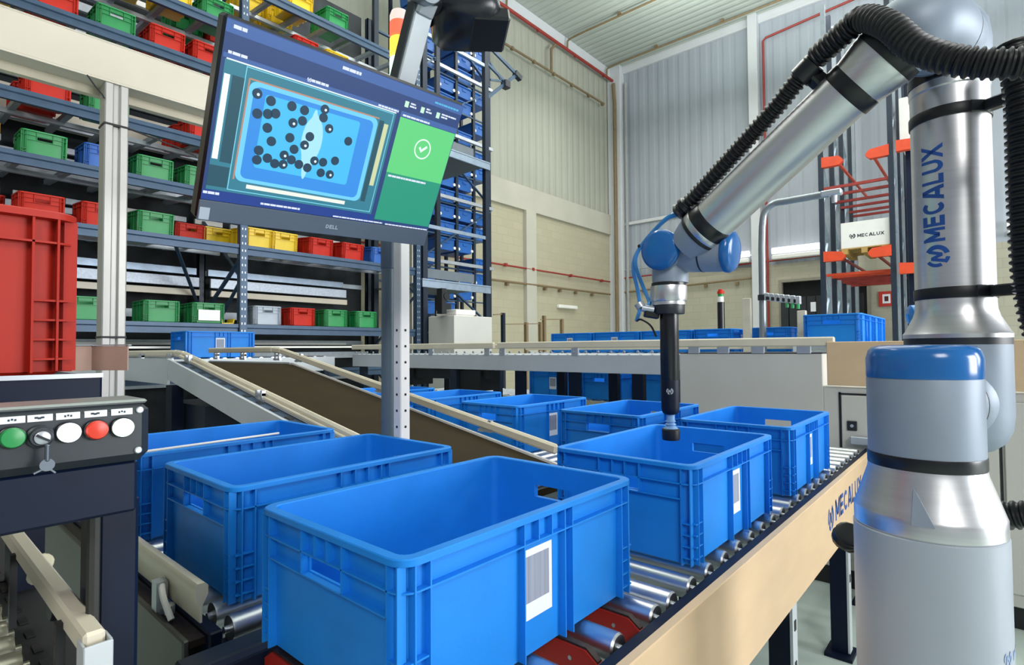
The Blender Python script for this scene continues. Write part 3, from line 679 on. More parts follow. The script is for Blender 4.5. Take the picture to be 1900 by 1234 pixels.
part(MB().lathe(F0, fd, [(.0575, FL-.001), (.058, FL), (.058, FL+.008), (.056, FL+.010)], 44), 'joint_ring', DARK, RB)
WL = Vector((1.402, .652, 1.516)); WR = Vector((1.402, .487, 1.500)); ex = (WL-WR).normalized(); AL = Vector((-.996, .03, 0)).normalized()
m = MB().lathe(WR, ex, [(.050, .012), (.0515, .03), (.052, .10), (.050, .150), (.038, .178), (0, .19)], 40)
m.lathe(F0, fd, [(.056, FL+.006), (.052, FL+.03), (.045, FL+.055)], 40)
m.lathe(WL+A_*.02, AL, [(.03, -.035), (.048, -.02), (.0515, .0), (.0515, .072)], 40)
m.lathe(WL, -Z, [(.03, .0), (.044, .02), (.0475, .04), (.0475, .066), (.0465, .083)], 40)
part(m, 'wrist_housing', ROBG, RB, 50)
cq = [(.0515, 0), (.0535, .002), (.0535, .010), (.050, .018), (.042, .0225), (.022, .0245), (0, .025)]
part(MB().lathe(WL+A_*.02+AL*.071, AL, cq, 44), 'joint_cap', CAPB, RB, 50)
part(MB().lathe(WR+ex*.014, -ex, cq, 44), 'joint_cap', CAPB, RB, 50)
part(MB().lathe(WR+ex*.068, ex, [(.0525, 0), (.0525, .004)], 40), 'joint_seam', DGREY, RB)
TX, TY = 1.398, .655; T = Vector((TX, TY, 0))
part(MB().lathe(T, -Z, [(.045, -1.434), (.045, -1.424)], 40), 'joint_ring', BLKP, RB)
part(MB().lathe(T, -Z, [(.0475, -1.425), (.048, -1.423), (.048, -1.388), (.0465, -1.384), (.043, -1.383), (.0435, -1.378), (.0435, -1.374)], 44), 'tool_flange', ALUR, RB, 25)
part(MB().lathe(T, -Z, [(.0405, -1.375), (.041, -1.373), (.041, -1.352), (.040, -1.350)], 40), 'tool_adapter', DGREY, RB)
part(MB().lathe(T, -Z, [(.0245, -1.352), (.0245, -1.175), (.0225, -1.172)], 32), 'gripper_tube', BLKP, RB)
part(MB().lathe(T, -Z, [(.0232, -1.174), (.0237, -1.172), (.0237, -1.10), (.0225, -1.09), (.018, -1.083), (.012, -1.081)], 32), 'gripper_sleeve', NAVY, RB)
m = MB(); cdir = Vector((-.92, -.4, 0)).normalized(); sdir = Vector((.4, -.92, 0)).normalized()
put_logo(m, T+cdir*.0245+Z*1.145, .009, sdir, Z, cdir, .0005)
part(m, 'sleeve_mark', ZINC, RB, 0)
part(MB().lathe(T, -Z, [(.011, -1.084), (.011, -1.066), (.014, -1.063), (.010, -1.059), (.015, -1.055), (.011, -1.051), (.018, -1.046), (.020, -1.042)], 28), 'bellows', M('clear_bellows', '#7fa9d6', .2, 0, .05), RB)
part(MB().lathe(T, -Z, [(.021, -1.044), (.0235, -1.041), (.0235, -1.020), (.022, -1.014), (.012, -1.012)], 32), 'suction_cup', BLK, RB)
part(MB().cyl(T+Vector((-.03, .03, 1.362)), T+Vector((-.05, .055, 1.368)), .010).cyl(T+Vector((-.05, .055, 1.368)), T+Vector((-.052, .062, 1.38)), .013), 'air_fitting', ZINC, RB)
part(MB().beam(T+Vector((-.02, .02, 1.345)), T+Vector((-.045, .05, 1.352)), .02, .018, b=.003), 'fitting_block', BLKP, RB)
# corrugated hose
def corr(name, pts, r, amp, pitch, root, mat=BLK, n=8, sides=14):
    P = bez(pts, n); L = [0]
    for a, b in zip(P[:-1], P[1:]): L.append(L[-1]+(b-a).length)
    cnt = int(L[-1]/(pitch/4)); Q = []; R = []; j = 0
    for i in range(cnt+1):
        s = L[-1]*i/cnt
        while j < len(P)-2 and L[j+1] < s: j += 1
        f = (s-L[j])/max(1e-9, L[j+1]-L[j]); Q.append(P[j].lerp(P[j+1], f)); R.append(r+amp*(1 if i % 4 in (1, 2) else -1))
    return part(MB().sweep(Q, R, sides), name, mat, root, 30)
def off(s, a, b): return F0+fd*s-A_*a+fd.cross(A_).normalized()*b   # a: towards the camera, b: up across the forearm
upf = (Z-fd*Z.dot(fd)).normalized()
def FP(s, a, u): return F0+fd*s+E1*0-A_*a+upf*u
corr('corrugated_hose', [FP(FL-.012, .012, .077), FP(FL-.15, .02, .078), FP(FL-.30, .026, .082), FP(.22, .03, .086), FP(.15, .035, .092)], .0185, .0022, .0115, RB)
corr('corrugated_hose', [FP(.15, .035, .092), (1.25, .208, 1.882), (1.23, .173, 1.888), (1.19, .127, 1.838), (1.165, .087, 1.773), (1.15, .036, 1.727), (1.15, -.016, 1.703), (1.16, -.066, 1.695), (1.18, -.15, 1.70)], .0228, .0021, .0118, RB)
part(MB().lathe(FP(FL-.018, .012, .077), fd, [(.012, 0), (.025, .002), (.027, .012), (.022, .016), (.022, .024), (.027, .028), (.02, .036)], 24), 'hose_end', BLKP, RB)
part(MB().lathe(FP(.175, .03, .088), fd, [(.023, -.02), (.025, -.018), (.025, .018), (.023, .02)], 24).beam(FP(.175, .0, .045), FP(.175, .03, .085), .03, .03, b=.004), 'hose_clamp', BLKP, RB)
part(MB().beam(FP(FL-.02, .0, .045), FP(FL-.02, .012, .07), .03, .02, b=.003), 'hose_clamp', BLKP, RB)
corr('corrugated_hose', [(1.325, -.040, 1.80), (1.325, -.050, 1.70), (1.325, -.050, 1.5), (1.33, -.056, 1.34), (1.34, -.085, 1.22), (1.35, -.16, 1.12)], .0245, .0022, .0125, RB)
# blue air lines
h0 = FP(FL+.01, .012, .077)
part(MB().sweep(bez([h0, h0+Vector((.004, .045, -.012)), (1.40, .735, 1.545), (1.402, .755, 1.50), (1.40, .735, 1.44), (1.385, .705, 1.385), (1.36, .70, 1.372)], 8), .0056, 10), 'air_hose', HOSE, RB)
part(MB().sweep(bez([h0+Vector((0, 0, -.004)), h0+Vector((.006, .05, -.015)), (1.405, .742, 1.54), (1.408, .765, 1.49), (1.405, .750, 1.42), (1.40, .742, 1.372), (1.39, .748, 1.335)], 8), .0056, 10), 'air_hose', HOSE, RB)
part(MB().sweep(bez([(1.39, .748, 1.335), (1.385, .73, 1.338), (1.38, .70, 1.32), (1.378, .683, 1.29)], 6), .0028, 8), 'sensor_cable', BLK, RB)
part(MB().lathe((1.40, .739, 1.545), (0, .3, 1), [(.006, -.004), (.007, 0), (.006, .004)], 12), 'cable_tie', BLK, RB)

# hose lying behind the pedestal
t = thing('floor_hose', 'black corrugated hose passing behind the robot pedestal', 'hose', (1.4, 0, .9))
corr('hose', [(1.345, .235, .868), (1.365, .240, .85), (1.42, .17, .85), (1.47, .06, .90), (1.46, -.08, .935), (1.40, -.2, .90)], .026, .002, .0135, t)


# ---------------------------------------------------------------- monitor and its post
PX, PY = 1.082, 1.400
t = thing('post', 'white perforated square post standing behind the second crate', 'post', (PX, PY, 0))
PW = .0185
part(MB().box(PX-PW, PX+PW, PY-PW, PY+PW, .01, 2.065, .003).box(PX-.06, PX+.06, PY-.06, PY+.06, 0, .012), 'tube', WHITE, t)
z = .87; m = MB()
while z < 1.36:
    m.lathe((PX-PW-.0002, PY, z), (-1, 0, 0), [(.0042, -.001), (.0042, .0006)], 10).lathe((PX, PY-PW-.0002, z), (0, -1, 0), [(.0042, -.001), (.0042, .0006)], 10); z += .05
part(m, 'holes', DARK, t)
t = thing('conduit_post', 'grey round conduit standing next to the white perforated post', 'pipe', (1.082, 1.47, 0))
part(MB().sweep([(1.082, 1.470, 0.0), (1.082, 1.470, 2.1)], .0215, 24), 'tube', M('grey_conduit', '#5c6d78', .4, .1, .05), t)
part(MB().lathe((1.082, 1.470, 1.52), (0, 0, 1), [(.022, 0), (.0235, .002), (.0235, .10), (.022, .102)], 24), 'sleeve', M('sleeve_grey', '#4a5c70', .45), t)

MC = Vector((.665, 1.05, 1.69)); ND = Vector((0, -.876, -.482)).normalized()
xa = Vector((1, 0, 0)); ya = Vector((0, -.482, .876)).normalized(); k = radians(2.7)
MX = xa*cos(k)+ya*sin(k); MY = -xa*sin(k)+ya*cos(k)
def mp(u, v, d=0): return MC+MX*u+MY*v+ND*d
def mrect(mb, u0, u1, v0, v1, d): mb.add([mp(u0, v0, d), mp(u1, v0, d), mp(u1, v1, d), mp(u0, v1, d)], [(0, 1, 2, 3)]); return mb
def mslab(mb, u0, u1, v0, v1, d0, d1, b=0): return mb.obox(mp((u0+u1)/2, (v0+v1)/2, (d0+d1)/2), MX*(u1-u0)/2, MY*(v1-v0)/2, ND*(d1-d0)/2, b)
MO = thing('monitor', 'tilted black computer monitor showing a camera picture of a blue crate', 'monitor', MC)
part(mslab(MB(), -.278, .278, -.19, .179, -.035, 0, .006), 'case', BLKP, MO)
part(mslab(MB(), -.276, .276, -.1895, -.149, .0, .003, .001), 'lower_bezel', M('bezel_grey', '#5a6675', .4, 0, .04), MO)
m = MB(); put_text(m, 'DELL', .030, mp(-.012, -.174, .003), MX, MY, ND, .0004); part(m, 'lettering', M('bezel_print', '#b9c2cc', .4), MO, 0)
part(mslab(MB(), -.2735, -.2555, -.187, -.163, .003, .0034), 'sticker', M('bezel_sticker', '#b8c4cf', .5), MO, 0)
SC = part(mslab(MB(), -.274, .274, -.148, .174, .0, .0012), 'screen', E_('screen_navy', '#1f3f7a', .95), MO, 0)
def el(name, col, rects, d, s=1.0):
    mt = E_('screen_'+name, col, s)
    for r in rects: part(mslab(MB(), *r, d, d+.0002), name, mt, SC, 0)
def rt2(u, v): return u+.047*v, v-.047*u
el('header_band', '#3c63a6', [(-.274, .274, .151, .172), (-.272, .10, .110, .118), (.106, .274, .106, .118)], .0013)
el('footer_band', '#12398c', [(-.274, .104, -.148, -.128)], .0013)
el('picture_ground', '#2f7d93', [(-.268, .095, -.127, .108)], .0015)
el('picture_shade', '#1b4f60', [(-.252, -.229, -.072, .085), (.058, .07, -.10, .085), (-.268, -.232, -.12, -.08)], .0017)
el('picture_light', '#dff6ff', [(-.266, -.256, -.068, .084)], .0019, 1.3)
el('picture_lamp', '#cfd8a8', [(.071, .082, -.06, .08)], .0019)
el('picture_frame_line', '#7fd8f0', [(-.231, -.2295, -.122, .107), (.088, .0895, -.122, .107), (-.231, .0895, -.1225, -.121), (-.231, .0895, .105, .1065)], .0021)
el('picture_conveyor', '#b88a72', [(-.222, .056, .086, .089), (-.224, -.221, -.10, .088)], .0021)
def rr(u0, u1, v0, v1, r, d, n=6):
    P = []
    for cu, cv, a in ((u1-r, v1-r, 0), (u0+r, v1-r, 90), (u0+r, v0+r, 180), (u1-r, v0+r, 270)):
        for i in range(n+1):
            q = radians(a+90*i/n); P.append(mp(cu+r*cos(q), cv+r*sin(q), d))
    return P
def rel(name, col, u0, u1, v0, v1, r, d, s=1.0):
    P = rr(u0, u1, v0, v1, r, d); n = len(P); part(MB().add(P+[p+ND*.0002 for p in P], [tuple(range(n, 2*n))]+[(i, (i+1) % n, n+(i+1) % n, n+i) for i in range(n)]), name, E_('screen_'+name, col, s), SC, 0)
rel('picture_crate_rim', '#6fd0ff', -.221, .055, -.102, .086, .014, .0023)
rel('picture_crate_wall', '#2f8fe6', -.212, .045, -.095, .078, .012, .0026)
rel('picture_crate_floor', '#45bff5', -.190, .013, -.070, .069, .006, .0029)
m = MB()
for i, (cu, w, v0, v1) in enumerate(((-.088, .010, -.075, .068), (-.086, .016, -.06, .06), (-.085, .022, -.04, .055))):
    P = [mp(cu+w*cos(radians(a))*(1 if i else .9), (v0+v1)/2+(v1-v0)/2*sin(radians(a)), .0032+.0002*i) for a in range(0, 360, 15)]; m.add(P, [tuple(range(24))])
part(m, 'picture_glare', E_('screen_picture_glare', '#a8e6fc', 1.0), SC, 0)
balls = [(-.2087, .056), (-.1818, .0513), (-.1411, .0547), (-.115, .0549), (-.0748, .0698), (-.1822, .0266), (-.1682, .0318), (-.201, .0214), (-.1313, .0248), (-.114, .0343), (-.0734, .0532), (-.1772, .0014), (-.0557, .036), (-.0914, .009), (-.1305, -.0044), (-.1641, -.0211), (-.0978, -.0102), (-.0067, .0234), (-.1167, -.0241), (-.1835, -.0444), (-.1333, -.0407), (-.183, -.0631), (-.1642, -.0548), (-.1478, -.0616), (-.131, -.0591), (-.117, -.0459), (-.0994, -.0511), (-.0803, -.0534), (-.069, -.0357), (-.0498, -.0339), (-.0244, -.0242), (-.0488, -.0566), (-.0279, -.0553)]
m2 = MB(); mt = E_('screen_balls', '#123a55', 1)
for i, (u, v) in enumerate(balls):
    u, v = rt2(u, v); part(MB().add([mp(u+.0094*cos(radians(a)), v+.0094*sin(radians(a)), .0040) for a in range(0, 360, 24)], [tuple(range(15))]), 'picture_ball', mt, SC, 0)
    if i % 4 == 0: m2.add([mp(u+.002+.0028*cos(radians(a)), v-.001+.0028*sin(radians(a)), .0042) for a in range(0, 360, 45)], [tuple(range(8))])
part(m2, 'picture_ball_glints', E_('screen_glint', '#e8fbff', 1), SC, 0)
el('picture_white_bar', '#eef2e8', [(-.197, .02, -.114, -.106)], .0031)
el('result_panel', '#63d982', [(.107, .272, -.0215, .105)], .0016, .95)
el('note_panel', '#1f9a7c', [(.107, .272, -.137, -.0215)], .0016, .95)
m = MB(); cu, cv = .189, .049
for a in range(0, 360, 10):
    q0, q1 = radians(a), radians(a+10); m.add([mp(cu+r*cos(q), cv+r*sin(q), .002) for q in (q0, q1) for r in (.0205, .0238)], [(0, 1, 3, 2)])
m.add([mp(cu+a, cv+b, .002) for a, b in ((-.012, .001), (-.008, .005), (-.003, -.001), (-.003, -.009))], [(0, 1, 2, 3)]).add([mp(cu+a, cv+b, .002) for a, b in ((-.003, -.009), (-.003, -.001), (.009, .010), (.013, .006))], [(0, 1, 2, 3)])
part(m, 'check_mark', E_('screen_check', '#e6fff0', 1), SC, 0)
mt = E_('screen_icons', '#c9f5d8', 1)
for u, v, w in ((.115, .135, .011), (.160, .134, .011), (.206, .134, .011)): part(mslab(MB(), u-.005, u+.005, v-.007, v+.006, .0016, .0018), 'result_icon', mt, SC, 0)
def words(mb, u0, u1, v, h, seed):
    rnd = random.Random(seed); u = u0
    while u < u1:
        w = min(rnd.uniform(.006, .016), u1-u); mslab(mb, u, u+w-.0012, v, v+h, .0018, .0020); u += w
m = MB()
for i, (u0, u1, v, h) in enumerate(((-.262, -.238, .160, .006), (-.265, -.231, .118, .005), (-.052, -.008, .158, .006), (-.109, -.072, .116, .005), (.046, .100, .112, .004), (.125, .140, .137, .0035), (.124, .143, .131, .0035), (.170, .182, .137, .0035), (.170, .188, .131, .0035), (.216, .262, .137, .0035), (.216, .236, .131, .0035), (.112, .190, .108, .004), (.114, .226, -.031, .0045), (-.272, -.242, -.136, .005), (-.163, -.078, -.142, .004), (0, .133, -.146, .003), (.140, .270, -.147, .003))): words(m, u0, u1, v, h, i)
put_logo(m, mp(-.114, .1185, .0018), .0045, MX, MY, ND, .0002)
part(m, 'screen_text', E_('screen_words', '#dfe9ff', 1), SC, 0)
m = MB(); words(m, .188, .262, .157, .004, 30); part(m, 'screen_links', E_('screen_link', '#56b6e0', 1), SC, 0)
el('picture_rule', '#e8f6fa', [(-.266, .094, .108, .1105)], .0019)
part(mslab(MB(), -.06, .06, -.05, .07, -.05, -.035, .004), 'mount_plate', BLKP, MO)
part(mslab(MB(), .10, .20, -.02, .05, -.09, -.035, .004), 'mount_block', BLKP, MO)

# tilted tube behind the monitor, carrying the black camera head
TB = thing('camera_stand', 'tilted grey aluminium tube rising behind the monitor with a clamp ring', 'stand', mp(.175, 0, -.12))
TD = .17
part(MB().beam(mp(TD, -.22, -.12), mp(TD, .352, -.12), .052, .040, ND, .004), 'tube', M('satin_tube', '#c3cad0', .38, .3, .05), TB)
part(MB().beam(mp(TD-.029, -.22, -.115), mp(TD-.029, .345, -.115), .006, .03, ND, .002), 'tube_dark_face', M('dark_face_grey', '#3d4348', .35, .5), TB)  # added dark strip that gives the tube its darker left face
cc = mp(TD-.02, .372, -.09)
m = MB(); ax_ = (ND*.9-MX*.25+MY*.1).normalized()
m.lathe(cc-ax_*.05, ax_, [(.014, .0), (.027, 0), (.028, .004), (.028, .086), (.026, .09), (.015, .09), (.0145, .02), (0, .02)], 32)
part(m, 'clamp_ring', M('clamp_grey', '#8d969d', .35, .6), TB)
part(MB().beam(mp(TD, .33, -.12), mp(TD, .37, -.11), .05, .05, ND, .006), 'clamp_foot', ZINC, TB)
part(mslab(MB(), TD-.03, TD+.03, -.06, .02, -.145, -.088, .004), 'clamp', BLKP, TB)
H = thing('vision_camera', 'black camera housing hanging at the top edge above the monitor', 'camera', mp(.26, .42, -.08))
hc = Vector((1.02, 1.05, 2.165))
hx = Vector((.80, -.60, .06)).normalized(); hy = Vector((.45, .72, -.22)).normalized(); hz = hx.cross(hy).normalized(); hy = hz.cross(hx)
part(MB().obox(hc, hx*.085, hy*.09, hz*.072, .028), 'housing', M('camera_black', '#191c22', .28, 0, .1), H, 60)
part(MB().obox(hc+hx*.06-hz*.055, hx*.05, hy*.06, hz*.02, .006), 'hood', BLKP, H)
part(MB().obox(hc-hx*.004-hy*.088, hx*.05, hy*.006, hz*.045, .004), 'front_plate', DGREY, H)
part(MB().cyl(hc-hx*.08, cc+ND*.01+MX*.02, .02, .018, 16).obox(hc-hx*.10, hx*.018, hy*.03, hz*.035, .008), 'neck', BLKP, H)


# signal tower on the white post
t = thing('signal_tower', 'lit signal lamp with red, yellow and green sections beside the tilted tube', 'lamp', (1.056, 1.404, 2.14))
SX, SY = 1.078, 1.404
part(MB().cyl((PX, PY, 2.06), (SX, SY, 2.09), .02).lathe((SX, SY, 2.085), (0, 0, 1), [(.03, 0), (.03, .015)], 20), 'base', BLKP, t)
for nm, col, z0, z1, s in (('green_section', '#d8fff0', 2.10, 2.19, 2.2), ('yellow_section', '#f4cf4a', 2.191, 2.255, 1.5), ('red_section', '#f0694a', 2.256, 2.305, 1.4), ('white_cap', '#f4e6dc', 2.306, 2.342, 1.0)):
    pr = [(.030, z0)]; zz = z0
    while zz < z1-.006: pr += [(.0315, zz+.003), (.030, zz+.006)]; zz += .0065
    if nm == 'white_cap': pr = [(.031, z0), (.031, z0+.015), (.026, z1-.006), (.012, z1)]
    part(MB().lathe((SX, SY, 0), (0, 0, 1), pr, 24), nm, E_('lamp_'+nm, col, s), t)

# ---------------------------------------------------------------- tall left frame
t = thing('portal_frame', 'cream horizontal beam on a grooved aluminium post at the left', 'frame', (.6, 2.62, 0))
part(MB().box(-2.2, 1.35, 2.60, 2.64, 2.328, 2.482, .003).box(-2.2, 1.35, 2.60, 2.72, 2.474, 2.482).box(-2.2, 1.35, 2.60, 2.70, 2.322, 2.33), 'beam', CREAM, t)
part(MB().box(-2.2, 1.35, 2.69, 2.72, 2.288, 2.322), 'back_beam', M('cream_back', '#cfc6ae', .5), t)
q0, q1 = .570, .650; prof = []
m = MB()
for a, b in ((q0, q0+.030), (q0+.050, q1)): m.box(a, b, 2.60, 2.68, .01, 2.322, .004)
m.box(q0+.028, q0+.052, 2.612, 2.668, .01, 2.322)
for a, b in ((2.60, 2.628), (2.652, 2.68)): pass
part(m, 'post', EXTR, t)
part(MB().box(q0-.03, q1+.03, 2.58, 2.70, 0, .012), 'foot_plate', ZINC, t)
for z in (2.152, 1.312): part(MB().box(q0-.002, q1+.002, 2.598, 2.682, z, z+.008), 'cable_tie', BLK, t)
part(MB().sweep([(.16, 2.665, 2.17), (.34, 2.66, 2.225), (.565, 2.64, 2.135)], .004, 6), 'thin_wire', DARK, t) if 0 else None
t2 = thing('loose_wire', 'thin dark wire running from the beam to the aluminium post', 'wire', (.5, 2.6, 2.2))
part(MB().sweep([(.512, 2.597, 2.322), (.54, 2.597, 2.285), (.562, 2.597, 2.262), (.568, 2.598, 2.25)], .003, 6), 'wire', DARK, t2)
t2 = thing('tension_cable', 'black cable from the aluminium post toward the right behind the monitor', 'wire', (.6, 2.6, 1.8))
part(MB().sweep([(.652, 2.598, 2.154), (1.106, 3.40, 2.391), (1.3, 3.75, 2.48)], .0035, 6), 'cable', BLK, t2)

# ---------------------------------------------------------------- push button station and its table
t = thing('button_box', 'grey push button box with five buttons on the navy frame', 'control box', (.05, .66, 1.14))
FY = .650
part(MB().box(-.30, .185, FY, FY+.075, 1.150, 1.209, .008), 'box', DGREY, t)
part(MB().box(-.30, .183, FY+.004, FY+.073, 1.2075, 1.2115, .002), 'lid', M('lid_grey', '#8c9290', .35, .3), t)
for x, z in ((.175, 1.201), (.174, 1.161)): part(MB().lathe((x, FY, z), (0, -1, 0), [(.0032, -.001), (.0034, .0015), (.0025, .0025)], 12), 'screw', ZINC, t)
bt = [(.079, 'green_button', M('green_button', '#2a8a4b', .35)), (.118, 'white_button', E_('button_white', '#eef6ff', 2.6)), (.139, 'red_button', M('red_button', '#d63a25', .35)), (.160, 'lit_green_button', E_('button_green', '#dcfff0', 2.6))]
for x, n, mt in bt:
    p = part(MB().lathe((x, FY, 1.1855), (0, -1, 0), [(.0098, -.001), (.0098, .004), (.009, .0045)], 28), 'button_ring', BLKP, t)
    part(MB().lathe((x, FY, 1.1855), (0, -1, 0), [(.0088, .003), (.0088, .0075), (.0078, .0092), (.004, .0100), (0, .0102)], 28), n, mt, p)
p = part(MB().lathe((.098, FY, 1.184), (0, -1, 0), [(.0102, -.001), (.0102, .003), (.0085, .004), (.0085, .007), (.0078, .008)], 28), 'key_switch', DGREY, t)
part(MB().lathe((.0985, FY-.008, 1.1835), (0, -1, 0), [(.0058, 0), (.0058, .002), (.005, .0025)], 20), 'key_barrel', ZINC, p)
part(MB().obox((.0985, FY-.011, 1.1835), Vector((.0045, 0, -.003)), Vector((0, .0015, 0)), Vector((.0006, 0, .0008)), 0), 'key_slot', BLKP, p)
k_ = part(MB().box(.0995, .1025, FY-.018, FY-.012, 1.163, 1.178, .001).lathe((.101, FY-.015, 1.160), (0, -1, 0), [(.003, 0), (.0055, 0), (.0055, .0012), (.003, .0012)], 14).beam((.101, FY-.014, 1.158), (.092, FY-.014, 1.1535), .003, .0014).beam((.101, FY-.014, 1.158), (.107, FY-.014, 1.152), .003, .0014), 'key', M('key_metal', '#6f7781', .35, .7), p)
for i, x in enumerate((.079, .098, .118, .139, .160)):
    p = part(MB().box(x-.0088, x+.0088, FY-.0008, FY+.001, 1.1975, 1.2035), 'label_plate', PAPER, t, 0)
    m = MB()
    for q in range(3): m.box(x-.003+.0022*q-.001*(i % 2), x-.0016+.0022*q, FY-.0012, FY-.0005, 1.1995+.0006*((q+i) % 2), 1.2018-.0005*((q+i+1) % 2))
    part(m, 'label_print', INKD, p, 0)
t = thing('navy_table_frame', 'dark navy table frame carrying the red crate and the button box', 'frame', (0, .8, 0))
part(MB().box(-.6, .177, .660, .72, 1.098, 1.150, .003), 'front_rail', NAVY, t)
part(MB().box(.158, .196, .722, .80, .012, 1.10, .004).box(.14, .22, .70, .82, 0, .012), 'leg', NAVY, t)
part(MB().sweep([(.152, .712, 1.10), (.152, .712, .7), (.150, .71, .2)], .006, 8), 'conduit', M('conduit_grey', '#2b2c29', .5), t)
part(MB().box(-.6, .206, .93, .99, 1.150, 1.228, .003).box(-.6, .206, .99, 1.40, 1.19, 1.226), 'table_top', NAVY, t)
part(MB().box(-.6, .206, .927, .9305, 1.2245, 1.2305), 'edge_strip', ZINC, t)
part(MB().box(.02, .07, .72, .95, 1.11, 1.16).box(.15, .19, 1.2, 1.28, .012, 1.19).box(.15, .19, .80, .95, 1.11, 1.16), 'strut', NAVY, t)
t = thing('stop_bracket', 'film wrapped metal stop plate beside the red crate', 'bracket', (.22, .98, 1.23))
part(MB().prism([(.178, .995), (.212, 1.02), (.245, .965), (.243, .963), (.211, 1.015), (.180, .992)], (0, 0, 1.232), (1, 0, 0), (0, 1, 0), (0, 0, .036)), 'plate', FILM, t)
part(MB().prism([(.178, .990), (.212, 1.022), (.248, .963), (.243, .960), (.211, 1.012), (.180, .984)], (0, 0, 1.2685), (1, 0, 0), (0, 1, 0), (0, 0, .002)), 'top_edge', ZINC, t)
# large red crate
rc = thing('crate', 'large red crate at the left edge above the button box', 'crate', (-.117, 1.145, 1.2285))
b_ = crate_mb(.6, .4, .22, .148, .176, .053).obj('crate_body', REDC, rc, 28)

# small conveyor in the left foreground
t = thing('roller_conveyor', 'small roller conveyor in the lower left corner', 'conveyor', (-.2, 1, 0))
y = .56
while y < 1.7: part(MB().lathe((-.42, y, .91), (1, 0, 0), [(.006, 0), (.006, .006), (.0195, .006), (.02, .012), (.02, .525), (.0185, .531), (.006, .531), (.006, .538)], 16), 'roller', M('roller_zinc', '#c9c6b4', .3, .9) if y < .57 else bpy.data.materials['roller_zinc'], t); y += .052
part(MB().box(.122, .130, .50, 1.75, .78, .865, .003), 'side_frame', CHAIN, t)
part(MB().box(-.45, -.43, .50, 1.75, .80, .945, .003), 'side_frame', CHAIN, t)
g = part(MB().box(.134, .152, .66, 1.55, .966, .990, .003), 'guide_rail', CREAMR, t)
part(MB().box(.132, .1555, .648, .652, .954, .982, .001).box(.1535, .1555, .652, .675, .954, .982).box(.132, .134, .652, .675, .954, .982), 'rail_end', PANEL, g)
for q in (.75, 1.05, 1.35): part(MB().box(.128, .136, q-.006, q+.006, .86, .975), 'bracket', DARK, g)
for q in (.95, 1.22): part(MB().lathe((.155, q, .93), (1, 0, 0), [(.024, 0), (.026, .004), (.026, .012), (.02, .014)], 20), 'drive_wheel', BLK, t)
part(MB().lathe((.16, 1.02, .965), (0, .6, -.5), [(.010, 0), (.013, .004), (.013, .05), (.009, .055)], 14), 'photo_eye', M('eye_cream', '#d5cfb4', .4), t)
part(MB().box(.130, .20, .66, 1.75, .862, .872), 'cover_plate', DARK, t)
for k in range(18): part(MB().box(.140, .150, .72+.055*k, .745+.055*k, .8725, .874), 'cover_slot', BLK, t)
for q in (.6, 1.6): 
    for xx in (-.42, .105): part(MB().box(xx-.02, xx+.02, q-.02, q+.02, 0, .80), 'leg', DARK, t)

# ---------------------------------------------------------------- flow rack with coloured bins
FYR, RYR = 5.8, 6.9
LV = [1.53, 2.35, 2.86, 3.36, 4.12, 4.615, 5.13]
RK = thing('flow_rack', 'tall blue grey shelving rack with sloping tracks full of coloured bins', 'rack', (2.46, 6.3, 0))
UX = (.16, 2.46, 4.75)
for x in UX:
    for y in (FYR-.02, RYR):
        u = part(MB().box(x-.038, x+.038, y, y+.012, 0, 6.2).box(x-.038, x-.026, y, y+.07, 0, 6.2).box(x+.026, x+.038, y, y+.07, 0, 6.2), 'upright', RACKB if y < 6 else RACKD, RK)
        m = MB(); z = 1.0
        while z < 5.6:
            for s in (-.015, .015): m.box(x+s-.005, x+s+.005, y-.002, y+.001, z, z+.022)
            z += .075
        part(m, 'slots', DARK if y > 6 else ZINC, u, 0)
    for i, z in enumerate((.3, 1.2, 2.0, 2.9, 3.8, 4.7)):
        a, b = (FYR+.03, RYR+.03) if i % 2 == 0 else (RYR+.03, FYR+.03)
        part(MB().beam((x, a, z), (x, b, z+.8), .03, .02), 'frame_brace', RACKB, RK)
for z in LV+[1.05]:
    for x0, x1 in ((UX[0], UX[1]), (UX[1], UX[2])):
        part(MB().prism([(0, 0), (0, -.035), (.012, -.045), (.012, -.10), (.05, -.10), (.05, 0)], (x0+.04, FYR-.005, z), (0, 1, 0), (0, 0, 1), (x1-x0-.08, 0, 0)), 'shelf_beam', RACKB, RK, 0)
        part(MB().box(x0+.04, x1-.04, RYR-.02, RYR+.02, z+.10, z+.185), 'rear_beam', REARW, RK)
        part(MB().box(x0+.04, x1-.04, 7.04, 7.07, z-.20, z-.14), 'rear_rail', REARW, RK)
        part(MB().box(x0+.04, x1-.04, 6.28, 6.32, z-.06, z-.02), 'middle_beam', ZINC, RK)
for i, z in enumerate(LV[1:]):
    x = .38
    while x < 4.7:
        if abs(x-2.46) > .08: part(MB().beam((x, FYR+.04, z-.055), (x, RYR+.02, z+.05), .045, .045), 'roller_track', TRACK, RK)
        x += .34
part(MB().box(UX[0], UX[2], FYR+.03, RYR, LV[0]-.06, LV[0]-.045), 'shelf_deck', RACKD, RK)
part(MB().box(.24, 2.38, 6.93, 6.96, 3.46, 3.80, .004), 'rear_panel', CREAM, RK)
part(MB().box(-1.0, 4.75, FYR-.02, FYR+.0, 1.285, 1.305), 'light_strip', WHITE, RK)
part(MB().box(UX[0], UX[2], 7.12, 7.14, 0, 6.3), 'shade_sheet', M('rack_shade_sheet', '#23282c', .8, 0, .5, 5), RK)  # dark sheet added for the shaded depth and clutter behind the bins
pm = M('perforated_sheet', '#b9c3cf', .45, .4, .15, 40)
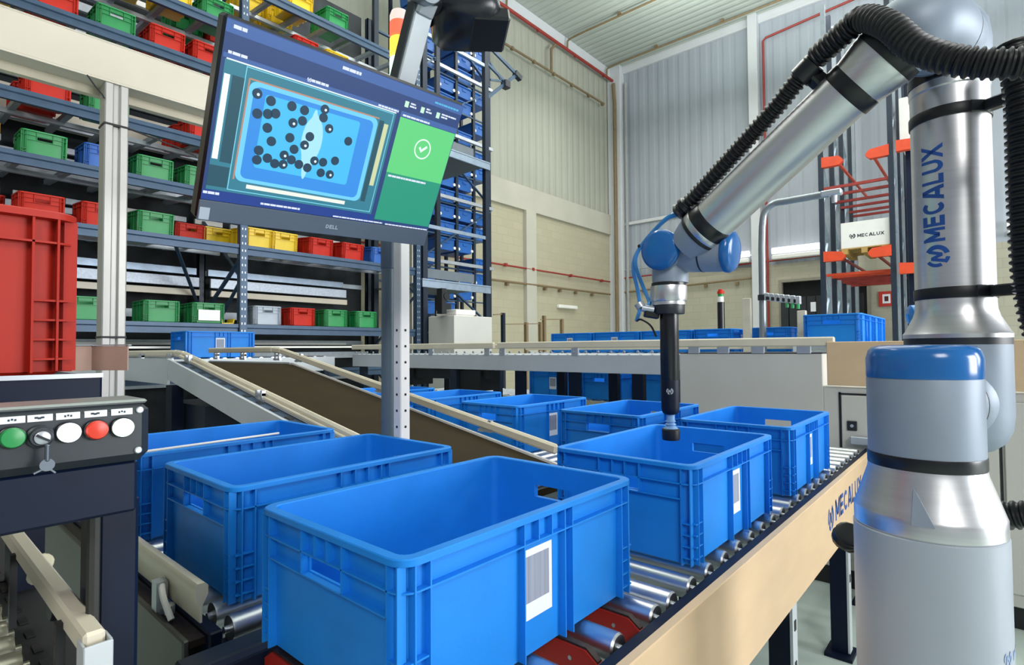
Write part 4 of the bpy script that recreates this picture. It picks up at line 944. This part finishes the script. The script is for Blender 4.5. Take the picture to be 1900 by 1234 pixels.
for z0, z1, yy, mt in ((2.13, 2.21, 6.88, GALV), (1.985, 2.095, 6.80, pm), (1.885, 1.955, 6.78, CREAMR), (1.33, 1.36, 6.8, WHITE)):
    for x0, x1 in ((-.5, 2.40), (2.52, 4.3)): part(MB().box(x0, x1, yy, yy+.04, z0, z1, .004), 'rear_rail', mt, RK)
for z in LV[2:]:
    for k in range(11): 
        xx = .42+.39*k; part(MB().box(xx, xx+.30, 6.86, 6.90, z-.14, z-.085), 'lane_stop', WHITE if k % 2 else REARW, RK)
part(MB().beam((1.86, 5.9, 2.30), (2.42, 6.9, 1.80), .03, .02).beam((2.46, 6.86, 1.66), (2.46, 5.84, 2.22), .035, .025), 'cross_brace', RACKB, RK)

GB = 'coloured bins on the flow rack'
PB = {}
def binproto(key, mat):
    o = thing('bin', '', 'bin', (0, 0, -50), GB); 
    if PB: o2 = o
    me = PB.get('mesh')
    if me is None:
        b = crate_mb(.4, .3, .2, .132, .156, .048, False).obj('bin_body', mat, o, 28); PB['mesh'] = b.data
    else:
        md = me.copy(); md.materials.clear(); md.materials.append(mat); b = bpy.data.objects.new('bin_body', md); C.objects.link(b); b.parent = o
    PB[key] = o; return o
used = set()
def rbin(col, x, lv, label, dy=.045, w=.30, h=1.0):
    key = col
    mat = dict(r=RED, g=GRN, y=YEL, b=BLUE2, c=CLR)[col]
    if key not in PB: o = binproto(key, mat); o['label'] = label
    else: o = dup(PB[key], label)
    z = LV[lv]+(-.008 if lv else .0) + .095*(dy/1.1)
    o.location = (x+.15, FYR+dy+.2, z); o.rotation_euler = (radians(5.4) if lv else 0, 0, radians(90)); o.scale = (1, w/.30, h*(1.12 if lv else 1))
    o.rotation_euler = (0, radians(-5.4) if lv else 0, radians(90))
    return o
rows = [
 (0, [('g', 1.02, 'green bin on the bottom shelf left of the aluminium post'), ('g', 1.60, 'green bin on the bottom shelf just right of the aluminium post'), ('g', 2.01, 'green bin with a white card front on the bottom shelf'), ('c', 2.60, 'pale grey bin on the bottom shelf'), ('r', 3.00, 'only red bin on the bottom shelf'), ('g', 3.42, 'dark green bin on the bottom shelf left of the last green one'), ('g', 3.84, 'green bin on the bottom shelf beside the grey conduit')]),
 (1, [('r', .72, 'red bin above the large red crate'), ('r', 1.13, 'red bin half hidden by the aluminium post'), ('g', 1.54, 'green bin on the second shelf beside the aluminium post'), ('y', 2.50, 'yellow bin behind the front upright on the second shelf'), ('y', 2.78, 'bright yellow bin below the monitor'), ('r', 3.22, 'red bin below the monitor next to the yellow one'), ('r', 3.64, 'red bin below the monitor next to the blue one'), ('b', 4.05, 'blue bin at the right end of the second shelf')]),
 (2, [('y', .31, 'yellow bin at the left picture edge on the third shelf'), ('g', .73, 'green bin on the third shelf left of the aluminium post'), ('b', 1.14, 'blue bin on the third shelf left of the aluminium post'), ('g', 1.53, 'green bin on the third shelf right of the aluminium post'), ('g', 1.93, 'green bin on the third shelf touching the monitor edge')]),
 (3, [('y', .28, 'yellow bin at the left picture edge under the cream beam'), ('r', .75, 'red bin under the cream beam'), ('g', 1.17, 'green bin under the cream beam behind the aluminium post'), ('r', 1.97, 'red bin under the cream beam at the monitor edge')]),
 (4, [('y', .38, 'yellow bin at the top left corner above the cream beam'), ('r', .79, 'red bin above the cream beam near the left corner'), ('g', 1.21, 'green bin above the cream beam'), ('r', 1.62, 'red bin above the cream beam next to the green one'), ('r', 1.99, 'red bin above the cream beam touching the monitor corner')]),
 (5, [('g', 2.07, 'green bin above the top left corner of the monitor'), ('r', 3.02, 'red bin just above the monitor edge'), ('y', 3.42, 'yellow bin just above the monitor edge'), ('y', 1.30, 'yellow bin on the sixth shelf above the green one'), ('y', 1.68, 'yellow bin seen from below on the sixth shelf')]),
 (6, [('y', 2.96, 'yellow bin on the top shelf above the monitor'), ('g', 3.42, 'green bin on the top shelf above the monitor'), ('r', 2.05, 'red bin on the top shelf seen from below')])]
for lv, L in rows:
    for col, x, lb in L: rbin(col, x, lv, lb)
back = [('r', .73, 3), ('r', 1.97, 3), ('r', .79, 4), ('r', 1.62, 4), ('r', 1.99, 4), ('b', 1.30, 4), ('g', 1.95, 5), ('g', 3.05, 5), ('y', 2.6, 6), ('y', 2.95, 6), ('r', 2.28, 5), ('r', 2.0, 1), ('g', 1.6, 1), ('g', .32, 4), ('r', .40, 1), ('y', 2.26, 1)]
nm = dict(r='red', g='green', y='yellow', b='blue')
pos = {('r', .73, 3): 'red bin deep behind the red one under the cream beam', ('r', 1.97, 3): 'red bin deep behind the red one at the monitor edge', ('r', .79, 4): 'red bin deep behind the red one near the left corner', ('r', 1.62, 4): 'red bin deep behind the red one above the cream beam', ('r', 1.99, 4): 'red bin deep behind the red one touching the monitor corner', ('b', 1.30, 4): 'blue bin deep behind the green one above the cream beam', ('g', 1.95, 5): 'dark green bin deep on the sixth shelf', ('g', 3.05, 5): 'dark green bin deep behind the red one above the monitor', ('y', 2.6, 6): 'yellow bin seen from below on the top shelf', ('y', 2.95, 6): 'yellow bin deep on the top shelf over the monitor', ('r', 2.28, 5): 'red bin deep behind the upright above the monitor', ('r', 2.0, 1): 'dark red bin deep on the second shelf', ('g', 1.6, 1): 'green bin deep on the second shelf', ('g', .32, 4): 'green bin deep in the top left corner', ('r', .40, 1): 'red bin hidden behind the large red crate', ('y', 2.26, 1): 'yellow bin deep behind the front upright'}
for col, x, lv in back: rbin(col, x, lv, pos[(col, x, lv)], .52)
t = thing('paper_card', 'white card on the front of the green bin on the bottom shelf', 'card', (2.16, 5.84, 1.6))
part(MB().box(2.055, 2.255, 5.838, 5.843, 1.56, 1.665), 'card', WHITE, t)
t = thing('small_tray', 'small yellow tray beside the front upright on the bottom shelf', 'tray', (2.33, 5.9, 1.53))
part(MB().prism([(0, 0), (.11, 0), (.125, .055), (.113, .055), (.10, .012), (.01, .012), (-.003, .055), (-.015, .055)], (2.285, 5.86, 1.531), (1, 0, 0), (0, 0, 1), (0, .16, 0)), 'tray_body', YEL, t)

# ---------------------------------------------------------------- last bay, storage tower and machine
t = thing('mezzanine_bay', 'blue steel bay with two pale beams in front of the storage tower', 'rack', (5.4, 5.8, 0))
for x in (4.87, 6.10): part(MB().box(x-.04, x+.04, 5.78, 5.79, 0, 7.2).box(x-.04, x-.03, 5.79, 5.85, 0, 7.2).box(x+.03, x+.04, 5.79, 5.85, 0, 7.2), 'upright', RACKD, t)
for x in (4.87, 6.10): part(MB().box(x-.04, x+.04, 6.9, 6.96, 0, 7.2), 'upright', RACKD, t)
for z in (2.215, 4.115):
    part(MB().box(4.80, 6.14, 5.755, 5.78, z-.115, z-.02, .004).box(4.80, 6.14, 5.75, 5.84, z-.02, z, .003), 'front_beam', GALV, t)
    part(MB().box(4.85, 6.1, 5.79, 6.95, z-.06, z-.05), 'deck', M('deck_grey', '#5a5f63', .6), t)
    part(MB().box(4.93, 5.86, 5.84, 5.86, z+.03, z+.16), 'kick_plate', M('kick_grey', '#6b747b', .45, .2), t)
for i, z in enumerate((2.3, 3.3, 4.2, 5.2, 6.1)):
    part(MB().beam((4.9, 6.93, z), (6.08, 6.93, z+.95 if i % 2 else z+.0), .04, .03), 'brace', RACKB, t)
for z in (2.95, 5.62): part(MB().beam((4.9, 5.8, z), (6.08, 5.8, z), .03, .05), 'tie_bar', GALV, t)
part(MB().beam((6.13, 5.8, 5.98), (6.86, 5.8, 5.76), .03, .05).beam((6.13, 5.8, 5.68), (6.62, 5.8, 5.52), .03, .04).beam((6.14, 5.8, 5.15), (6.80, 5.8, 5.74), .03, .05).beam((6.2, 5.8, 5.72), (6.5, 5.8, 5.5), .02, .03).beam((6.2, 5.8, 5.45), (6.6, 5.8, 5.56), .02, .03), 'outrigger', RACKB, t)
part(MB().box(6.5, 6.62, 5.74, 5.86, 5.44, 5.56, .01), 'outrigger_head', DGREY, t); part(MB().beam((6.78, 5.8, 5.78), (6.93, 5.8, 5.73), .08, .08), 'outrigger_head', DGREY, t)

TW = thing('storage_tower', 'tall automated storage tower with stacked small blue totes', 'rack', (7.1, 7.6, 0))
for x in (6.22, 6.68, 7.14, 7.60, 8.04):
    for y in (7.55, 8.35): part(MB().box(x-.03, x+.03, y, y+.05, 0, 8.2), 'upright', RACKD if x > 6.5 else NAVY, TW)
zs = [1.6+.30*k for k in range(21)]
for z in zs[::2]: part(MB().box(6.2, 8.06, 7.55, 7.58, z-.05, z-.025), 'shelf_rail', RACKB, TW)
for i, z in enumerate((1.7, 2.9, 4.1, 5.3, 6.5)):
    a, b = (6.25, 8.0) if i % 2 else (8.0, 6.25)
    part(MB().beam((a, 7.5, z), (b, 7.5, z+1.1), .05, .02), 'tower_brace', RACKB, TW)
    part(MB().beam((6.2, 7.49, z+1.15), (8.05, 7.49, z+1.15), .05, .06), 'tower_beam', ZINC, TW)
GT = 'blue totes in the storage tower'
orig = None; rnd = random.Random(3)
colw = ['leftmost column', 'second column', 'third column', 'rightmost column']
for ci, x in enumerate((6.45, 6.91, 7.37, 7.82)):
    n = 0
    for k, z in enumerate(zs):
        if rnd.random() < .38: continue
        n += 1; lb = 'tote %d from the floor in the %s of the tower' % (n, colw[ci])
        if orig is None:
            orig = thing('tote', lb, 'tote', (0, 0, 0), GT)
            b = MB(); b.prism([(-.17, 0), (.17, 0), (.19, .22), (-.19, .22)], (0, -.28, 0), (1, 0, 0), (0, 0, 1), (0, .56, 0)); b.box(-.20, .20, -.30, .30, .20, .23, .006); b.box(-.05, .05, -.292, -.28, .13, .17)
            b.obj('tote_body', TOTE, orig)
            for sx in (-.175, .175): MB().lathe((sx, -.301, .05), (0, -1, 0), [(.028, -.02), (.028, .006), (.012, .012)], 10).obj('runner', WHITE, orig)
            o = orig
        else: o = dup(orig, lb)
        o.location = (x, 7.87, z)
t = thing('light_panel', 'tall pale column between the rack and the storage tower', 'column', (5.9, 7.3, 0))
part(MB().box(5.86, 6.10, 7.3, 7.5, 0, 6.6), 'panel', M('pale_panel', '#d6d2c4', .6), t)
t = thing('machine_housing', 'pale grey machine housing with a small hood at the foot of the tower', 'machine', (5.25, 5.5, 0))
part(MB().box(4.90, 5.62, 5.25, 5.76, 0, 1.70, .006), 'housing', LGREY, t)
part(MB().box(4.985, 5.35, 5.30, 5.70, 1.715, 1.785, .008).box(5.0, 5.33, 5.32, 5.68, 1.70, 1.716), 'hood', WHITE, t)
part(MB().box(4.78, 4.86, 5.35, 5.45, 1.72, 2.05).box(4.80, 4.95, 5.36, 5.50, 1.78, 1.86).lathe((4.86, 5.34, 1.95), (0, 1, 0), [(.05, 0), (.05, .1)], 12), 'motor', DARK, t)

# ---------------------------------------------------------------- pallet rack at the right
PR = thing('pallet_rack', 'tall pallet rack with orange arms and red ties beside the robot arm', 'rack', (13, 1.8, 0))
RX = 12.0
def rup(x, y, h, mt=RACKD): 
    part(MB().box(x-.04, x+.04, y-.04, y-.03, 0, h).box(x-.04, x-.03, y-.03, y+.04, 0, h).box(x+.03, x+.04, y-.03, y+.04, 0, h), 'upright', mt, PR)
for i, x in enumerate((12.0, 12.5, 13.0, 13.5, 14.0, 14.5, 15.0, 15.5)):
    rup(x, 2.44, 8.2 if i else 6.5, TRACK if i % 2 else RACKD); rup(x, 1.31, 8.2, TRACK if i % 2 else RACKD)
for i, x in enumerate((12.15, 12.6, 13.2, 13.7)): rup(x, 1.06, 6.0, NAVY)
for i, (xa_, xb_) in enumerate(((12.0, 12.5), (13.0, 13.5), (14.0, 14.5))):
    for yq in (2.44, 1.31):
        z = .6
        while z < 6: part(MB().beam((xa_, yq, z), (xb_, yq, z+.55), .04, .04), 'lattice', GALV, PR); part(MB().beam((xb_, yq, z+.55), (xa_, yq, z+1.1), .04, .04), 'lattice', GALV, PR); z += 1.1
for z in (2.97, 4.80):
    for yq, s in ((2.42, -1), (1.33, 1)):
        part(MB().prism([(0, -.08), (0, .12), (.30, .09), (.36, .02), (.36, -.02), (.30, -.08)], (11.95, yq, z), (0, s, 0), (0, 0, 1), (.12, 0, 0)), 'arm', RUST, PR)
        part(MB().box(12.1, 15.4, yq+s*.24, yq+s*.28, z-.02, z+.02), 'side_rail', RUSTR if z < 4 else RUST, PR)
    part(MB().prism([(0, -.08), (0, .12), (.26, .10), (.36, -.04), (.30, -.08)], (11.9, 1.22, z-.35 if z < 4 else z+.02), (0, -1, 0), (0, 0, 1), (.12, 0, 0)), 'arm', RUST, PR)
for x in (12.0, 12.6, 13.3, 13.9, 14.5, 15.0): part(MB().box(x, x+.06, 1.3, 2.45, 4.29, 4.34), 'tie', RUSTR, PR)
for x in (12.3, 12.7, 13.1, 13.5, 13.9, 14.3, 14.8): part(MB().box(x, x+.05, 1.3, 2.45, 2.64, 2.69), 'tie', RUSTR if x > 12.8 else RUST, PR)
t = thing('pallet', 'wooden pallet carrying the white box in the pallet rack', 'pallet', (12.4, 1.74, 3.0))
m = MB()
for yq in (1.38, 1.70, 2.02): m.box(12.0, 13.0, yq, yq+.10, 3.0, 3.09)
for k in range(5): m.box(12.0+.22*k, 12.14+.22*k, 1.36, 2.14, 3.09, 3.11)
part(m, 'deck', M('pallet_wood', '#a98a4c', .7, 0, .15, 8), t)
t = thing('boxed_load', 'white box with lettering on the pallet in the rack', 'box', (12.4, 1.74, 3.11))
bx_ = part(MB().box(12.02, 12.9, 1.33, 2.13, 3.11, 3.60, .004), 'carton', M('white_carton', '#d8d8d4', .6, 0, .02), t)
m = MB(); put_logo(m, (12.02, 1.94, 3.335), .05, (0, -1, 0), (0, 0, 1), (-1, 0, 0), .002); put_text(m, 'MECALUX', .42, (12.02, 1.86, 3.30), (0, -1, 0), (0, 0, 1), (-1, 0, 0), .002)
part(m, 'lettering', INKD, bx_, 0)
t = thing('boxed_load', 'plain white box high in the pallet rack beside the robot arm', 'box', (12.4, 1.0, 4.9))
part(MB().box(12.1, 12.9, .55, 1.18, 4.92, 5.75, .004), 'carton', bpy.data.materials['white_carton'], t)
# strip door and signs
t = thing('strip_curtain', 'dark strip curtain hanging in front of the doorway under the pallet rack', 'curtain', (15.3, 3, 0))
m = MB()
for k in range(9): m.box(15.60, 15.62, 2.32+.21*k, 2.50+.21*k, .0, 2.55)
part(m, 'strips', M('curtain_dark', '#20242a', .5, 0, .2, 3), t)
m = MB()
for yq, zq in ((3.35, 2.15), (2.95, 2.05), (2.62, 1.95)): m.box(15.58, 15.595, yq, yq+.12, zq, zq+.24)
part(m, 'signs', PAPER, t)

# bent pipe with valves, small lamp tower, second robot
t = thing('bent_pipe', 'grey pipe post bending toward the pallet rack', 'pipe', (5.35, 1.6, 0))
part(MB().sweep([(5.35, 1.60, 0), (5.35, 1.586, 2.17)]+bez([(5.35, 1.578, 2.37), (5.35, 1.556, 2.495), (5.35, 1.48, 2.565), (5.35, 1.38, 2.57)], 5)+[(5.35, 1.03, 2.573)], .031, 16), 'tube', M('pipe_grey', '#8e979d', .3, .6, .05), t)
part(MB().box(5.31, 5.39, .93, 1.09, 2.55, 2.60, .01).lathe((5.35, .99, 2.49), (0, 0, 1), [(.02, 0), (.025, .06)], 12), 'head', ZINC, t)
part(MB().lathe((5.35, 1.59, 1.69), (0, 0, 1), [(.04, 0), (.04, .05)], 14).beam((5.31, 1.575, 1.71), (5.15, 1.26, 1.65), .03, .03), 'valve_bar', DGREY, t)
for k in range(7):
    f = k/6; p = (5.30-.16*f, 1.535-.30*f, 1.71-.06*f); part(MB().box(p[0]-.025, p[0]+.02, p[1]-.018, p[1]+.018, p[2]-.03, p[2]+.04, .004), 'valve', ZINC, t)
    if k > 3: part(MB().lathe((p[0]-.02, p[1], p[2]-.07), (0, 0, 1), [(.012, 0), (.014, .04)], 8), 'green_fitting', M('fitting_green', '#2ea35c', .4) if k == 4 else bpy.data.materials['fitting_green'], t)
for yq, lb in ((1.74, 'pale square post just left of the bent grey pipe'), (1.27, 'short pale square post right of the bent grey pipe')):
    t = thing('square_post', lb, 'post', (5.40, yq, 0))
    part(MB().box(5.36, 5.41, yq-.035, yq+.035, 0, 1.72 if yq > 1.5 else 1.58, .004), 'tube', M('post_cream', '#cfcab8', .5), t)
t = thing('lamp_tower', 'small red and green lamp on a black pole behind the far crates', 'lamp', (7, 2.58, 0))
part(MB().cyl((7, 2.58, 0), (7, 2.58, 1.83), .045, None, 12), 'pole', BLKP, t)
part(MB().cyl((7, 2.58, 1.83), (7, 2.58, 1.90), .035, None, 12), 'white_section', WHITE, t)
part(MB().cyl((7, 2.58, 1.90), (7, 2.58, 1.935), .035, None, 12), 'green_section', GRN, t)
part(MB().cyl((7, 2.58, 1.935), (7, 2.58, 1.97), .042, None, 12).cyl((7, 2.58, 1.97), (7, 2.58, 1.99), .03, None, 12), 'red_section', RED, t)
t = thing('robot', 'second robot joint with a blue cap just visible beside the upper arm', 'robot', (4.25, .33, 0))
part(MB().cyl((4.35, .22, 0), (4.35, .22, 1.3), .09, None, 20), 'base', PEDG, t)
a = Vector((-.35, .9, -.1)).normalized()
part(MB().lathe((4.30, .36, 1.45), -a, [(.04, -.005), (.065, .0), (.072, .05), (.075, .13), (.07, .2)], 24).cyl((4.35, .22, 1.25), (4.35, .22, 1.45), .08, None, 20), 'joint_housing', M('robot_pale', '#c9c4b6', .4), t)
part(MB().lathe((4.30, .36, 1.45), a, [(.07, 0), (.07, .025), (.05, .04), (0, .042)], 24), 'joint_cap', CAPB, t)
part(MB().cyl((4.32, .30, 1.49), (4.36, .18, 1.80), .03, .03, 14), 'forearm', ALU, t)
